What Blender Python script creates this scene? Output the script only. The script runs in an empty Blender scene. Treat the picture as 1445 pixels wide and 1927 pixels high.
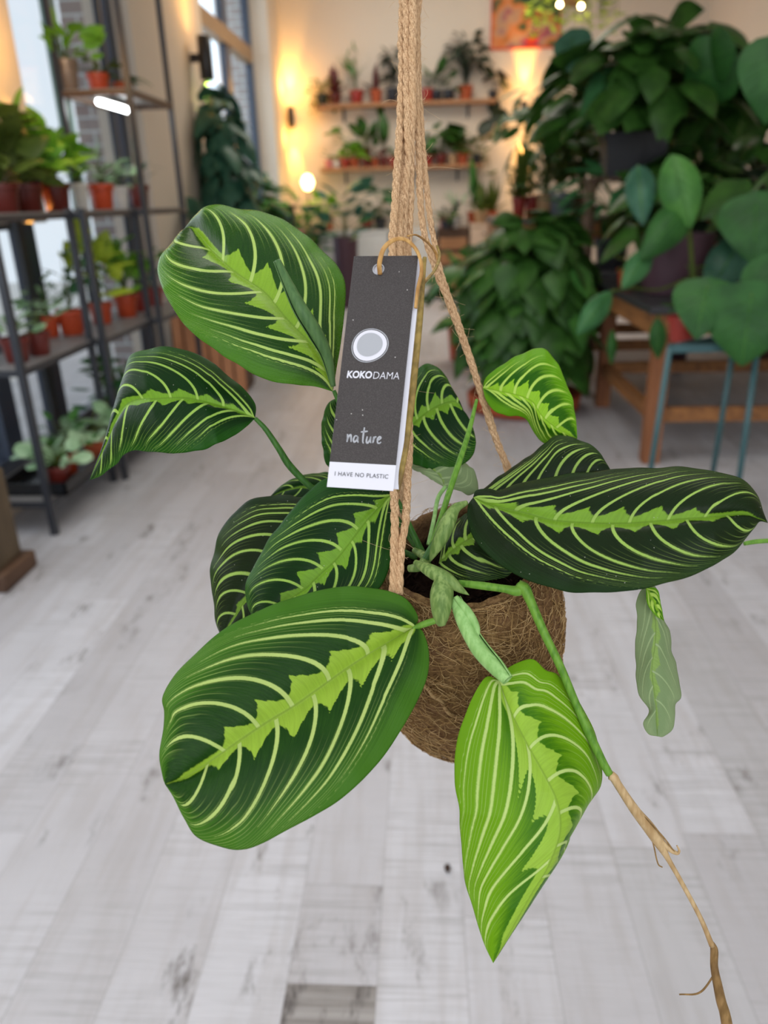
import bpy, math, random
import numpy as np
from math import sin, cos, pi, radians, sqrt
from mathutils import Vector, Matrix
sc = bpy.context.scene
COL = sc.collection
rng = np.random.default_rng(7)

# ------------------------------------------------------------ camera
W_, H_, FPX, HC = 1445, 1927, 1425.0, 1.30
_p, _y, _r = radians(22.4), radians(3.55), radians(-1.6)
FW = np.array([-sin(_y)*cos(_p), cos(_y)*cos(_p), -sin(_p)])
_R = np.array([cos(_y), sin(_y), 0.0]); _U = np.cross(_R, FW)
RT = cos(_r)*_R + sin(_r)*_U
UP = -sin(_r)*_R + cos(_r)*_U
CP = np.array([0, 0, HC])
def ray(px, py): return FW + RT*(px-722.5)/FPX + UP*(963.5-py)/FPX
def at(px, py, z): return CP + ray(px, py)*z
def aty(px, py, Y):
    d = ray(px, py); return CP + d*(Y/d[1])
def atx(px, py, X):
    d = ray(px, py); return CP + d*(X/d[0])
def fl(px, py, h=0.0):
    d = ray(px, py); return CP + d*((h-HC)/d[2])
def xat(px, Y, z):
    """world x that shows at image column px for a point at depth Y, height z"""
    d = np.array([0, Y, z-HC]); k = (px-722.5)/FPX
    # (d.RT + x RT0) = k (d.FW + x FW0)
    return (k*(d@FW) - d@RT)/(RT[0] - k*FW[0])
cam = bpy.data.cameras.new('camera'); camo = bpy.data.objects.new('camera', cam); COL.objects.link(camo)
camo.matrix_world = Matrix([[RT[0], UP[0], -FW[0], 0], [RT[1], UP[1], -FW[1], 0], [RT[2], UP[2], -FW[2], HC], [0, 0, 0, 1]])
cam.sensor_fit = 'VERTICAL'; cam.sensor_height = 36; cam.sensor_width = 27
cam.lens = 36*FPX/H_; cam.clip_start = 0.02; cam.clip_end = 200
cam.dof.use_dof = True; cam.dof.focus_distance = 0.46; cam.dof.aperture_fstop = 6.0
sc.camera = camo

# ------------------------------------------------------------ world, light, exposure
sc.view_settings.view_transform = 'Standard'; sc.view_settings.look = 'None'
sc.view_settings.exposure = 0.0; sc.view_settings.gamma = 1.0; sc.view_settings.use_curve_mapping = False
wd = bpy.data.worlds.new('world'); sc.world = wd; wd.use_nodes = True
bg = wd.node_tree.nodes['Background']; bg.inputs[0].default_value = (0.84, 0.92, 1.0, 1); bg.inputs[1].default_value = 0.95
def area(name, loc, look, sx, sy, power, col):
    l = bpy.data.lights.new(name, 'AREA'); l.shape = 'RECTANGLE'; l.size = sx; l.size_y = sy; l.energy = power; l.color = col
    o = bpy.data.objects.new(name, l); COL.objects.link(o); o.location = loc
    o.rotation_euler = (Vector(look)-Vector(loc)).to_track_quat('-Z', 'Y').to_euler(); return o
# daylight through the left shop windows, and the shop front behind the photographer
area('window_daylight_near', (-1.75, 1.2, 1.9), (0.4, 1.2, 0.9), 2.6, 1.8, 38, (0.90, 0.95, 1.0))
area('window_daylight_far', (-2.62, 9.1, 2.0), (0.5, 9.1, 2.0), 3.6, 3.6, 62, (0.62, 0.83, 1.0))
area('shopfront_daylight', (0.2, -2.2, 2.2), (0.1, 1.5, 0.8), 3.6, 2.2, 55, (0.97, 0.98, 1.0))
area('ceiling_panel_near', (0.3, 2.4, 3.3), (0.3, 2.4, 0), 2.0, 2.0, 30, (1.0, 0.96, 0.90))
area('ceiling_panel_far', (0.0, 8.6, 3.9), (0.0, 9.4, 0), 2.2, 2.2, 95, (1.0, 0.93, 0.82))

# ------------------------------------------------------------ helpers
def lin(c):
    return tuple(((v/255)/12.92 if v/255 <= .04045 else ((v/255+.055)/1.055)**2.4) for v in c)
def rgba(c): return (*lin(c), 1)
class N:
    """small node-tree writer"""
    def __init__(s, name):
        s.m = bpy.data.materials.new(name); s.m.use_nodes = True; s.t = s.m.node_tree; s.t.nodes.clear()
        s.out = s.n('ShaderNodeOutputMaterial'); s.b = s.n('ShaderNodeBsdfPrincipled'); s.l(s.b.outputs[0], s.out.inputs[0])
    def n(s, k, **kw):
        o = s.t.nodes.new(k)
        for a, v in kw.items(): setattr(o, a, v)
        return o
    def l(s, a, b): s.t.links.new(a, b)
    def put(s, sock, v):
        if hasattr(v, 'is_output'): s.l(v, sock)
        elif v is not None: sock.default_value = v
    def math(s, op, a, b=None, c=None, clamp=False):
        o = s.n('ShaderNodeMath', operation=op); o.use_clamp = clamp
        s.put(o.inputs[0], a)
        if b is not None: s.put(o.inputs[1], b)
        if c is not None: s.put(o.inputs[2], c)
        return o.outputs[0]
    def mix(s, f, a, b, mode='MIX'):
        o = s.n('ShaderNodeMix', data_type='RGBA', blend_type=mode)
        s.put(o.inputs[0], f); s.put(o.inputs[6], a); s.put(o.inputs[7], b); return o.outputs[2]
    def ramp(s, f, lo, hi, a=0.0, b=1.0, smooth=True):
        o = s.n('ShaderNodeMapRange', interpolation_type='SMOOTHSTEP' if smooth else 'LINEAR')
        s.put(o.inputs[0], f); o.inputs[1].default_value = lo; o.inputs[2].default_value = hi
        o.inputs[3].default_value = a; o.inputs[4].default_value = b; return o.outputs[0]
    def noise(s, vec, scale=5, detail=3, rough=.5, dim='3D'):
        o = s.n('ShaderNodeTexNoise', noise_dimensions=dim); s.put(o.inputs['Vector'], vec)
        o.inputs['Scale'].default_value = scale; o.inputs['Detail'].default_value = detail; o.inputs['Roughness'].default_value = rough
        return o.outputs[0]
    def obj(s): return s.n('ShaderNodeTexCoord').outputs['Object']
    def geo(s): return s.n('ShaderNodeNewGeometry')
    def mapv(s, vec, sc_=(1, 1, 1), loc=(0, 0, 0)):
        o = s.n('ShaderNodeMapping'); s.put(o.inputs[0], vec); o.inputs[3].default_value = sc_; o.inputs[1].default_value = loc; return o.outputs[0]
    def attr(s, name): return s.n('ShaderNodeAttribute', attribute_name=name).outputs['Fac']
    def bump(s, h, strength=.3, dist=.001):
        o = s.n('ShaderNodeBump'); o.inputs['Strength'].default_value = strength; o.inputs['Distance'].default_value = dist
        s.l(h, o.inputs['Height']); s.l(o.outputs[0], s.b.inputs['Normal']); return o
    def fin(s, col=None, rough=.5, spec=.5, metal=0, **kw):
        s.put(s.b.inputs['Base Color'], col); s.put(s.b.inputs['Roughness'], rough)
        s.b.inputs['Specular IOR Level'].default_value = spec; s.b.inputs['Metallic'].default_value = metal
        return s.m
def simple(name, c, rough=.5, spec=.4, metal=0, var=.12, scale=30, bump=0):
    m = N(name); nz = m.noise(m.obj(), scale, 3)
    c = lin(c); a = tuple(v*(1-var) for v in c)+(1,); b = tuple(min(1, v*(1+var)) for v in c)+(1,)
    if bump: m.bump(nz, bump, .002)
    return m.fin(m.mix(nz, a, b), rough, spec, metal)
def emit(name, c, s):
    m = N(name); m.b.inputs['Emission Color'].default_value = (*c, 1); m.b.inputs['Emission Strength'].default_value = s
    return m.fin((*c, 1), .5)

class MB:
    def __init__(s): s.v = []; s.f = []; s.n = 0; s.mi = []; s.cur = 0
    def add(s, v, f):
        v = np.asarray(v, float).reshape(-1, 3); s.v.append(v)
        for q in f: s.f.append(tuple(int(i)+s.n for i in q)); s.mi.append(s.cur)
        s.n += len(v)
    def box(s, lo, hi, rot=None, origin=None):
        x0, y0, z0 = lo; x1, y1, z1 = hi
        v = np.array([(x, y, z) for x in (x0, x1) for y in (y0, y1) for z in (z0, z1)], float)
        if rot is not None: v = (v-origin)@np.array(rot).T+origin
        s.add(v, [(0, 1, 3, 2), (4, 6, 7, 5), (0, 4, 5, 1), (2, 3, 7, 6), (0, 2, 6, 4), (1, 5, 7, 3)])
    def bar(s, a, b, w, h, upv=(0, 0, 1)):
        """rectangular bar from a to b"""
        a = np.array(a, float); b = np.array(b, float); d = b-a; d /= np.linalg.norm(d)
        u = np.array(upv, float); sd = np.cross(d, u)
        if np.linalg.norm(sd) < 1e-3: sd = np.cross(d, (0, 1, 0))
        sd /= np.linalg.norm(sd); u = np.cross(sd, d)
        v = [p+sd*i*w/2+u*j*h/2 for p in (a, b) for i, j in ((-1, -1), (1, -1), (1, 1), (-1, 1))]
        s.add(v, [(3, 2, 1, 0), (4, 5, 6, 7), (0, 1, 5, 4), (1, 2, 6, 5), (2, 3, 7, 6), (3, 0, 4, 7)])
    def grid(s, P):
        a, b = P.shape[:2]; i = np.arange(a*b).reshape(a, b)
        q = np.stack([i[:-1, :-1], i[1:, :-1], i[1:, 1:], i[:-1, 1:]], -1).reshape(-1, 4)
        s.add(P.reshape(-1, 3), q.tolist())
    def tube(s, pts, r, n=8, cap=True, sq=1.0):
        pts = np.asarray(pts, float); r = np.broadcast_to(np.asarray(r, float), (len(pts),))
        T = np.gradient(pts, axis=0); T /= np.linalg.norm(T, axis=1)[:, None]+1e-12
        ref = np.array([0, 0, 1.]) if abs(T[0][2]) < .9 else np.array([1., 0, 0])
        u = np.cross(T[0], ref); u /= np.linalg.norm(u); V = []
        a = np.arange(n)*2*pi/n
        for p, t, q in zip(pts, T, r):
            u = u - t*(u@t); u /= np.linalg.norm(u)+1e-12; w = np.cross(t, u)
            V.append(p+q*(np.cos(a)[:, None]*u+sq*np.sin(a)[:, None]*w))
        m = len(pts); F = [(k*n+i, k*n+(i+1) % n, (k+1)*n+(i+1) % n, (k+1)*n+i) for k in range(m-1) for i in range(n)]
        if cap: F += [tuple(range(n))[::-1], tuple(range((m-1)*n, m*n))]
        s.add(np.concatenate(V), F)
    def lathe(s, prof, n=32, c=(0, 0, 0), close=False):
        a = np.arange(n)*2*pi/n; V = [(c[0]+r*cos(t), c[1]+r*sin(t), c[2]+z) for r, z in prof for t in a]; m = len(prof)
        F = [(k*n+i, k*n+(i+1) % n, (k+1)*n+(i+1) % n, (k+1)*n+i) for k in range(m-1) for i in range(n)]
        if prof[0][0] > 1e-5 and close: F.append(tuple(range(n))[::-1])
        s.add(V, F)
    def build(s, name, mat, parent=None, smooth=True, loc=None, auto=False):
        me = bpy.data.meshes.new(name); V = np.concatenate(s.v) if s.v else np.zeros((0, 3))
        if loc is not None: V = V-np.array(loc)
        me.from_pydata(V.tolist(), [], s.f)
        for mm in (mat if isinstance(mat, (list, tuple)) else [mat]): me.materials.append(mm)
        if isinstance(mat, (list, tuple)): me.polygons.foreach_set('material_index', s.mi)
        if smooth: me.polygons.foreach_set('use_smooth', [True]*len(me.polygons))
        me.update()
        if auto: me.set_sharp_from_angle(angle=radians(40))
        o = bpy.data.objects.new(name, me); COL.objects.link(o)
        if loc is not None and parent is None: o.location = loc
        if parent is not None: o.parent = parent
        return o
def tag(o, label=None, cat=None, group=None, kind=None):
    if label: o['label'] = label
    if cat: o['category'] = cat
    if group: o['group'] = group
    if kind: o['kind'] = kind
    return o
def empty(name, loc, label=None, cat=None, group=None, rz=0):
    o = bpy.data.objects.new(name, None); COL.objects.link(o); o.location = loc; o.rotation_euler[2] = rz
    o.empty_display_size = .05
    return tag(o, label, cat, group)
def bevel(o, w, seg=2):
    m = o.modifiers.new('bevel', 'BEVEL'); m.width = w; m.segments = seg; m.limit_method = 'ANGLE'; return o
def catmull(P, n, ends=None):
    """resample a polyline as a centripetal-ish spline with n points even in length"""
    P = np.asarray(P, float); Q = np.vstack([2*P[0]-P[1], P, 2*P[-1]-P[-2]]); out = []
    for i in range(1, len(Q)-2):
        p0, p1, p2, p3 = Q[i-1:i+3]
        for t in np.linspace(0, 1, 14, endpoint=False):
            out.append(.5*((2*p1)+(-p0+p2)*t+(2*p0-5*p1+4*p2-p3)*t*t+(-p0+3*p1-3*p2+p3)*t**3))
    out.append(P[-1]); out = np.array(out)
    d = np.r_[0, np.cumsum(np.linalg.norm(np.diff(out[:, :2] if out.shape[1] == 2 else out, axis=0), axis=1))]
    s = np.linspace(0, d[-1], n) if ends is None else np.asarray(ends)*d[-1]
    return np.stack([np.interp(s, d, out[:, k]) for k in range(out.shape[1])], 1)
def crop(o, s, pts): return [(o[0]+p[0]/s, o[1]+p[1]/s)+tuple(p[2:]) for p in pts]

# ============================================================ FOREGROUND PLANT MATERIALS
def leaf_mat(name, dark, marg, feat, vein, under, rough=.32, mstart=.45, darkmix=1.0, spec=.14):
    m = N(name); uv = m.n('ShaderNodeUVMap'); sep = m.n('ShaderNodeSeparateXYZ'); m.l(uv.outputs[0], sep.inputs[0])
    w, a = sep.outputs[0], m.math('ABSOLUTE', sep.outputs[1])
    fd = m.attr('feather_d'); ph = m.math('SUBTRACT', m.math('FRACT', m.math('ADD', m.attr('vein_phase'), .5)), .5)
    vd = m.math('SUBTRACT', m.math('MULTIPLY', m.math('ABSOLUTE', ph), m.attr('vein_scale')), m.attr('vein_w'))
    cmb = m.n('ShaderNodeCombineXYZ'); m.l(m.math('MULTIPLY', w, 95.0), cmb.inputs[0]); m.l(m.math('MULTIPLY', sep.outputs[1], 3.0), cmb.inputs[1])
    streak = m.noise(cmb.outputs[0], 1.0, 3, .6)
    cm2 = m.n('ShaderNodeCombineXYZ'); m.l(m.math('MULTIPLY', w, 300.0), cm2.inputs[0]); m.l(m.math('MULTIPLY', sep.outputs[1], 5.0), cm2.inputs[1])
    fine = m.noise(cm2.outputs[0], 1.0, 2, .6)
    nz = m.noise(m.obj(), 900, 3); big = m.noise(m.obj(), 45, 3)
    # margin zone: mid green comes in towards the edge as streaks between the fine veins
    mz = m.math('ADD', a, m.math('MULTIPLY', m.math('SUBTRACT', streak, .5), .62))
    mz = m.ramp(mz, mstart, mstart+.42)
    mz = m.math('MULTIPLY', mz, darkmix)
    c = m.mix(mz, rgba(dark), rgba(marg))
    c = m.mix(m.math('MULTIPLY', m.ramp(streak, .62, .78), m.math('MULTIPLY', mz, .40)), c, rgba(vein))
    c = m.mix(m.ramp(fine, .35, .75, 0, .16), c, rgba(marg))
    p5 = m.math('ABSOLUTE', m.math('SUBTRACT', m.math('FRACT', m.math('MULTIPLY', m.attr('vein_phase'), 4.0)), .5))
    sec = m.math('MULTIPLY', m.math('MULTIPLY', m.ramp(p5, .02, .13, 1, 0), m.ramp(m.attr('vein_w'), -.0035, -.0018)), m.math('MULTIPLY', m.ramp(a, .35, .75), m.ramp(streak, .3, .6, .1, .42)))
    c = m.mix(sec, c, rgba(vein))
    # feathered light centre
    fj = m.math('ADD', fd, m.math('MULTIPLY', m.math('SUBTRACT', nz, .5), .0011))
    fm = m.ramp(fj, -.0006, .0005)
    fc = m.mix(m.ramp(streak, .3, .7, 0, .35), rgba(feat), rgba(tuple(int(x*.80) for x in feat)))
    c = m.mix(fm, c, fc)
    # side veins
    vj = m.math('ADD', vd, m.math('MULTIPLY', m.math('SUBTRACT', nz, .5), .0004))
    halo = m.ramp(vj, -.0012, .0011, .38, 0)
    c = m.mix(halo, c, rgba(marg)); vm = m.ramp(vj, -.0003, .0002, 1, 0)
    c = m.mix(vm, c, rgba(vein))
    # midrib
    md = m.attr('mid_d'); mm = m.ramp(md, .0002, .0009, 1, 0)
    c = m.mix(m.math('MULTIPLY', mm, .55), c, rgba(tuple(int(x*.78) for x in feat)))
    c = m.mix(m.ramp(big, .3, .75, 0, .22), c, m.mix(.5, c, rgba(marg)))
    # underside
    uc = m.mix(m.math('MULTIPLY', vm, .6), rgba(under), rgba(tuple(min(255, int(x*1.25)) for x in under)))
    uc = m.mix(m.math('MULTIPLY', fm, .45), uc, rgba(feat))
    uc = m.mix(m.ramp(streak, .35, .7, 0, .4), uc, rgba(tuple(int(x*.8) for x in under)))
    if 'dark' in name or 'deep' in name:
        vo = m.n('ShaderNodeTexVoronoi'); vo.inputs['Scale'].default_value = 260; m.l(m.obj(), vo.inputs['Vector'])
        c = m.mix(m.math('MULTIPLY', m.ramp(vo.outputs['Distance'], .04, .10, .75, 0), m.math('GREATER_THAN', m.noise(m.obj(), 70, 1), .55)), c, rgba((196, 196, 180)))
    bf = m.geo().outputs['Backfacing']; c = m.mix(bf, c, uc)
    h = m.math('ADD', m.math('MULTIPLY', vm, -.8), m.math('ADD', m.math('MULTIPLY', streak, .9), m.math('MULTIPLY', nz, .25)))
    m.bump(h, .45, .0006)
    m.fin(c, m.math('ADD', rough, m.math('MULTIPLY', m.math('SUBTRACT', nz, .5), .3)), spec)
    tr = m.n('ShaderNodeBsdfTranslucent'); m.l(m.mix(1.0, c, (1.0, 1.0, .45, 1), 'MULTIPLY'), tr.inputs[0])
    ms = m.n('ShaderNodeMixShader'); ms.inputs[0].default_value = .22
    m.l(m.b.outputs[0], ms.inputs[1]); m.l(tr.outputs[0], ms.inputs[2]); m.l(ms.outputs[0], m.out.inputs[0])
    return m.m
LM = dict(
    mid=leaf_mat('leaf_mid_green', (22, 60, 4), (72, 124, 20), (146, 186, 52), (186, 212, 110), (120, 150, 95), .27, .52, 1.0, .26),
    front=leaf_mat('leaf_front_green', (20, 56, 8), (68, 116, 28), (158, 192, 62), (188, 208, 118), (120, 150, 95), .36, .50),
    dark=leaf_mat('leaf_dark_green', (23, 36, 13), (30, 62, 22), (128, 170, 50), (160, 192, 92), (110, 138, 92), .33, .72, .8),
    deep=leaf_mat('leaf_deep_green', (12, 42, 10), (34, 84, 18), (122, 168, 46), (160, 196, 88), (110, 138, 92), .33, .60),
    young=leaf_mat('leaf_young_green', (30, 84, 6), (98, 156, 14), (150, 200, 44), (186, 218, 96), (112, 150, 84), .34, .40),
    lime=leaf_mat('leaf_lime_green', (48, 104, 2), (110, 160, 14), (160, 198, 66), (194, 216, 128), (120, 160, 90), .36, .18),
    pale=leaf_mat('leaf_pale_underside', (126, 148, 102), (138, 158, 112), (142, 172, 88), (158, 178, 128), (134, 152, 112), .5, .3),
)
def proc_leaf(name, parent, mid, left, right, zm, zl, zr, mat, nv=8, sweep=.58, p=1.85, vt=.0011, fw=(.30, .12), amp=.16,
              bulge=.004, label=None, flip=False, voff=.5, NU=150, NV=56, u0=-.10, u1=.92, wav=.0006, fade=.92, seed=0, sub=None):
    """blade spanned between a midrib and two margins; each given as picture outline points with their own distances zm/zl/zr"""
    r = np.random.default_rng(seed+11)
    def crv(P, z):
        q = catmull([(a, b) for a, b in P], NU); zz = np.interp(np.linspace(0, 1, NU), np.linspace(0, 1, len(z)), z)
        return np.array([at(x, y, k) for (x, y), k in zip(q, zz)])
    M, L, R = crv(mid, zm), crv(left, zl), crv(right, zr)
    for E in (L, R):
        E[0] = M[0]; E[-1] = M[-1]
    t = np.linspace(0, 1, NU); h = NV//2
    vs = np.linspace(-1, 1, 2*h+1); P = np.zeros((NU, 2*h+1, 3))
    T = np.gradient(M, axis=0); Ln = np.linalg.norm(T, axis=1).sum(); T /= np.linalg.norm(T, axis=1)[:, None]+1e-9
    nrm = np.cross(R-L, T); nrm /= np.linalg.norm(nrm, axis=1)[:, None]+1e-9
    toc = CP-M; nrm *= np.sign((nrm*toc).sum(1))[:, None]
    nrm[0] = nrm[1]; nrm[-1] = nrm[-2]
    WL, WR = np.linalg.norm(L-M, axis=1), np.linalg.norm(R-M, axis=1)
    ph = r.uniform(0, 6, 4)
    for j, v in enumerate(vs):
        E = L if v < 0 else R; a = abs(v); Wd = WL if v < 0 else WR
        b = bulge*np.clip(Wd/.03, 0, 1)*(4*a*(1-a)*.75 - .35*np.exp(-(a/.10)**2))
        wv = wav*a**3*(np.sin(t*37+ph[0])+.6*np.sin(t*61+ph[1]+v))*np.clip(Wd/.02, 0, 1)
        P[:, j] = M+(E-M)*a+nrm*(b+wv)[:, None]
    tt, av = np.meshgrid(t, np.abs(vs), indexing='ij'); side = np.sign(np.meshgrid(t, vs, indexing='ij')[1])
    sw = sweep if isinstance(sweep, tuple) else (sweep, sweep); pp = p if isinstance(p, tuple) else (p, p)
    S = np.where(side < 0, sw[0], sw[1]); p = np.where(side < 0, pp[0], pp[1]); ap = av**p; w = (tt-(S+.03)*ap)/(1-S*ap)
    WW = np.where(side < 0, WL[:, None], WR[:, None]); WW = np.maximum(WW, .003)
    slope = Ln*p*(S*(1-w)+.03)*np.maximum(av, 1e-3)**(p-1)/WW
    cs = 1/np.sqrt(1+slope**2)
    phs = np.zeros(w.shape); vsc = np.zeros(w.shape); vth = np.zeros(w.shape); fdist = np.zeros(w.shape)
    for sd in (-1, 1):
        mk = (side == sd) | ((side == 0) & (sd == 1))
        k = (np.arange(nv)+(voff if sd < 0 else 0.0))/nv; k = u0+(u1-u0)*k+r.normal(0, .006, nv)
        if sub and sd in sub: k = np.array(sub[sd])
        k = np.sort(k); dk = np.diff(k); kx = np.r_[k[0]-.4*dk[0], k, k[-1]+.4*dk[-1]]; pv = np.r_[-.4, np.arange(len(k)), len(k)-.6]
        phs = np.where(mk, np.interp(w, kx, pv)+100*(sd > 0), phs); seg = np.interp(w, k, np.r_[dk, dk[-1]])
        fe = np.interp(w, k, fade+r.uniform(-.08, .04, len(k)))
        th = vt*(1-.5*av)*np.clip((fe-av)/.25, -.3, 1)*(.75+.25*np.clip((1-w)*3, 0, 1)); th = np.where(th < 0, th*2-.0003, th)
        th = th-.012*np.clip((k[0]-w)/dk[0]-.28, 0, 3)-.012*np.clip((w-k[-1])/dk[-1]-.28, 0, 3)
        vsc = np.where(mk, seg*Ln*(1-S*ap)*cs, vsc); vth = np.where(mk, th, vth)
        kk = np.r_[-.3, 0, k, 1.05]; idx = np.clip(np.searchsorted(kk, w)-1, 0, len(kk)-2)
        q = (w-kk[idx])/(kk[idx+1]-kk[idx]); am = r.uniform(.7, 1.25, len(kk))[idx]
        tri = np.where(q < .56, (np.clip(q, 0, 1)/.56)**1.9, np.clip(1-(q-.56)/.44, 0, 1)**1.5)
        jag = .10*(np.abs(((w*nv*5.3) % 1)-.5)*2)+.05*(np.abs(((w*nv*11.7+.3) % 1)-.5)*2)
        fbase = fw[0]+(fw[1]-fw[0])*np.clip(tt/.75, 0, 1)
        g = fbase*(.55+.5*jag)+1.15*amp*am*tri*np.clip(w/.06+.3, 0, 1)*(.8+1.6*jag)*(.35+.65*np.clip((1-tt)*3, 0, 1))
        g = g*np.clip((1.0-tt)/.08, 0, 1)
        g = np.maximum(g, (fbase*1.3)*np.clip(1-tt/.22, 0, 1))
        fdist = np.where(mk, (g-av)*WW, fdist)
    mb = MB(); mb.grid(P); o = mb.build(name, mat, parent); me = o.data
    # the blade faces the camera side; turn faces so that front = upper surface
    nn = me.polygons[len(me.polygons)//2].normal; c = np.array(me.polygons[len(me.polygons)//2].center)
    if (np.array(nn)@(CP-c) < 0) != flip: me.flip_normals()
    for nm, arr in (('vein_phase', phs), ('vein_scale', vsc), ('vein_w', vth), ('feather_d', fdist), ('mid_d', av*WW)):
        A = me.attributes.new(nm, 'FLOAT', 'POINT'); A.data.foreach_set('value', arr.reshape(-1).astype(np.float32))
    uvl = me.uv_layers.new(name='UVMap'); li = np.empty(len(me.loops), np.int32); me.loops.foreach_get('vertex_index', li)
    UV = np.stack([w.reshape(-1), (av*side).reshape(-1)], 1)[li]; uvl.data.foreach_set('uv', UV.reshape(-1).astype(np.float32))
    sm = o.modifiers.new('thickness', 'SOLIDIFY'); sm.thickness = .0003; sm.offset = 0
    if label: o['label'] = label
    return o
def stem_mat(name, c1, c2, c3=None, rough=.4):
    m = N(name); nz = m.noise(m.mapv(m.obj(), (400, 400, 60)), 1, 3); n2 = m.noise(m.obj(), 60, 2)
    c = m.mix(m.ramp(nz, .35, .65), rgba(c1), rgba(c2)); c = m.mix(m.ramp(n2, .4, .7, 0, .6), c, rgba(c3 or c2)); m.bump(nz, .25, .0004)
    return m.fin(c, rough, .2)
SM = dict(green=stem_mat('stem_green', (78, 122, 36), (104, 146, 52)), dark=stem_mat('stem_dark_green', (44, 82, 32), (62, 104, 42)),
          pale=stem_mat('stem_pale_green', (132, 174, 100), (158, 196, 124), (116, 160, 84)), sheath=stem_mat('sheath_green', (84, 112, 52), (132, 154, 88), (104, 130, 66), .5),
          rolled=stem_mat('rolled_leaf_green', (66, 98, 56), (84, 116, 68), (74, 104, 58), .45),
          tan=stem_mat('runner_tan', (176, 146, 104), (196, 168, 126), (150, 116, 72), .55), brown=stem_mat('runner_brown', (120, 92, 52), (150, 118, 74), (98, 72, 42), .6))
def pix_tube(name, parent, pts, mat, n=14, m=40, sq=1.0, label=None):
    """tube through picture points (x, y, distance, radius in pixels)"""
    P = catmull(np.array([(a, b, c*2000, d) for a, b, c, d in pts]), m)
    W = np.array([at(a, b, c/2000) for a, b, c, d in P]); r = np.maximum(P[:, 3], .2)*P[:, 2]/2000/FPX
    mb = MB(); mb.tube(W, r, n, sq=sq); o = mb.build(name, mat, parent)
    if label: o['label'] = label
    return o
# ============================================================ THE HANGING PLANT
PC = at(868, 1040, .50)                       # centre of the pot mouth
plant = empty('hanging_prayer_plant', PC, 'striped prayer plant in a round coconut-fibre pot hanging on jute ropes', 'plant')
plant_inv = Matrix.Translation(-Vector(PC))
def adopt(o):
    o.matrix_parent_inverse = plant_inv; return o
# pot: a lathed coir bowl, tilted a little towards the camera
tx, ty = radians(17), radians(-3)
Rm = np.array(Matrix.Rotation(tx, 3, 'X') @ Matrix.Rotation(ty, 3, 'Y'))
prof = [(0, 0), (.022, .0), (.040, .006), (.053, .020), (.061, .042), (.0645, .068), (.0655, .092), (.0635, .118), (.059, .138), (.053, .152), (.0505, .158)]
inner = [(.0475, .1585), (.0455, .155), (.047, .140), (.048, .128)]
def spl(prof, n): return catmull(np.array(prof), n)
prof = [(r*(1+.055*min(1, max(0, (.152-z)/.03))), (z-.158)*1.135+.158) for r, z in prof]
PR = np.vstack([spl(prof, 60), spl(inner, 12)]); nseg = 160
ang = np.arange(nseg)*2*pi/nseg
def hash_noise(a, b, s):
    r = np.random.default_rng(s); out = 0
    for k in range(14):
        fa, fb, p1 = r.integers(1, 34), r.uniform(20, 500), r.uniform(0, 6.28); out = out+np.sin(a*fa+b*fb+p1)
    return out/6
V = np.zeros((len(PR), nseg, 3))
for i, (rr, zz) in enumerate(PR):
    q = rr+.0009*hash_noise(ang, zz, 3)*min(1, rr/.02)+.0016*np.sin(ang*2+1)*min(1, rr/.04)
    V[i] = np.stack([q*np.cos(ang), q*np.sin(ang), np.full(nseg, zz-.158)+.0012*np.sin(ang*5)*(zz > .15)], 1)
V = V@Rm.T+PC
mb = MB(); mb.grid(np.concatenate([V, V[:, :1]], 1))
m = N('coir'); o_ = m.obj(); n1 = m.noise(m.mapv(o_, (1, 1, 1)), 260, 5, .7); n2 = m.noise(o_, 35, 3); n3 = m.noise(o_, 900, 2, .7)
vo = m.n('ShaderNodeTexVoronoi', feature='DISTANCE_TO_EDGE'); m.l(m.noise(o_, 30, 2), vo.inputs['Vector'])
c = m.mix(m.ramp(n1, .3, .7), rgba((96, 70, 42)), rgba((164, 130, 86))); c = m.mix(m.ramp(n2, .4, .65, 0, .6), c, rgba((126, 92, 68)))
m.bump(m.math('ADD', n1, m.math('MULTIPLY', n3, .5)), .9, .003); coir = m.fin(c, .95, .1)
pot = mb.build('coir_pot', coir, plant); adopt(pot); pot['label'] = 'brown coconut-fibre pot'
# fibres felted over the pot surface
def surf(i, a):
    rr, zz = PR[i]; return (np.array([rr*cos(a), rr*sin(a), zz-.158])@Rm.T)+PC
fib = [MB(), MB(), MB()]; fr = np.random.default_rng(5)
for k in range(4200):
    i = int(fr.integers(6, 63)); a = fr.uniform(pi, 2*pi) if fr.random() < .8 else fr.uniform(0, pi)
    L = fr.uniform(.006, .020); th = fr.uniform(0, pi) if fr.random() < .5 else fr.normal(0, .5); cur = fr.normal(0, 90); pts = []
    rr = max(PR[i][0], .01); aa, zz = a, PR[i][1]
    zs = PR[:60, 1]; rs = PR[:60, 0]
    for s in np.linspace(0, 1, 5):
        q = np.interp(zz, zs, rs)
        out = .0008+.0020*sin(pi*s)*fr.uniform(.3, 1)
        pts.append((np.array([(q+out)*cos(aa), (q+out)*sin(aa), zz-.158])@Rm.T)+PC)
        t2 = th+cur*L*s; aa += cos(t2)*L/4/rr; zz = float(np.clip(zz+sin(t2)*L/4, -.019, .158))
    fib[k % 3].tube(pts, fr.uniform(.00013, .00028), 3, cap=False)
for f, c in zip(fib, ((170, 136, 88), (126, 94, 58), (190, 158, 112))):
    o = f.build('coir_fibre', simple('coir_fibre_%d' % c[0], c, .8, .2, var=.25, scale=200), pot); o['kind'] = 'stuff'
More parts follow.
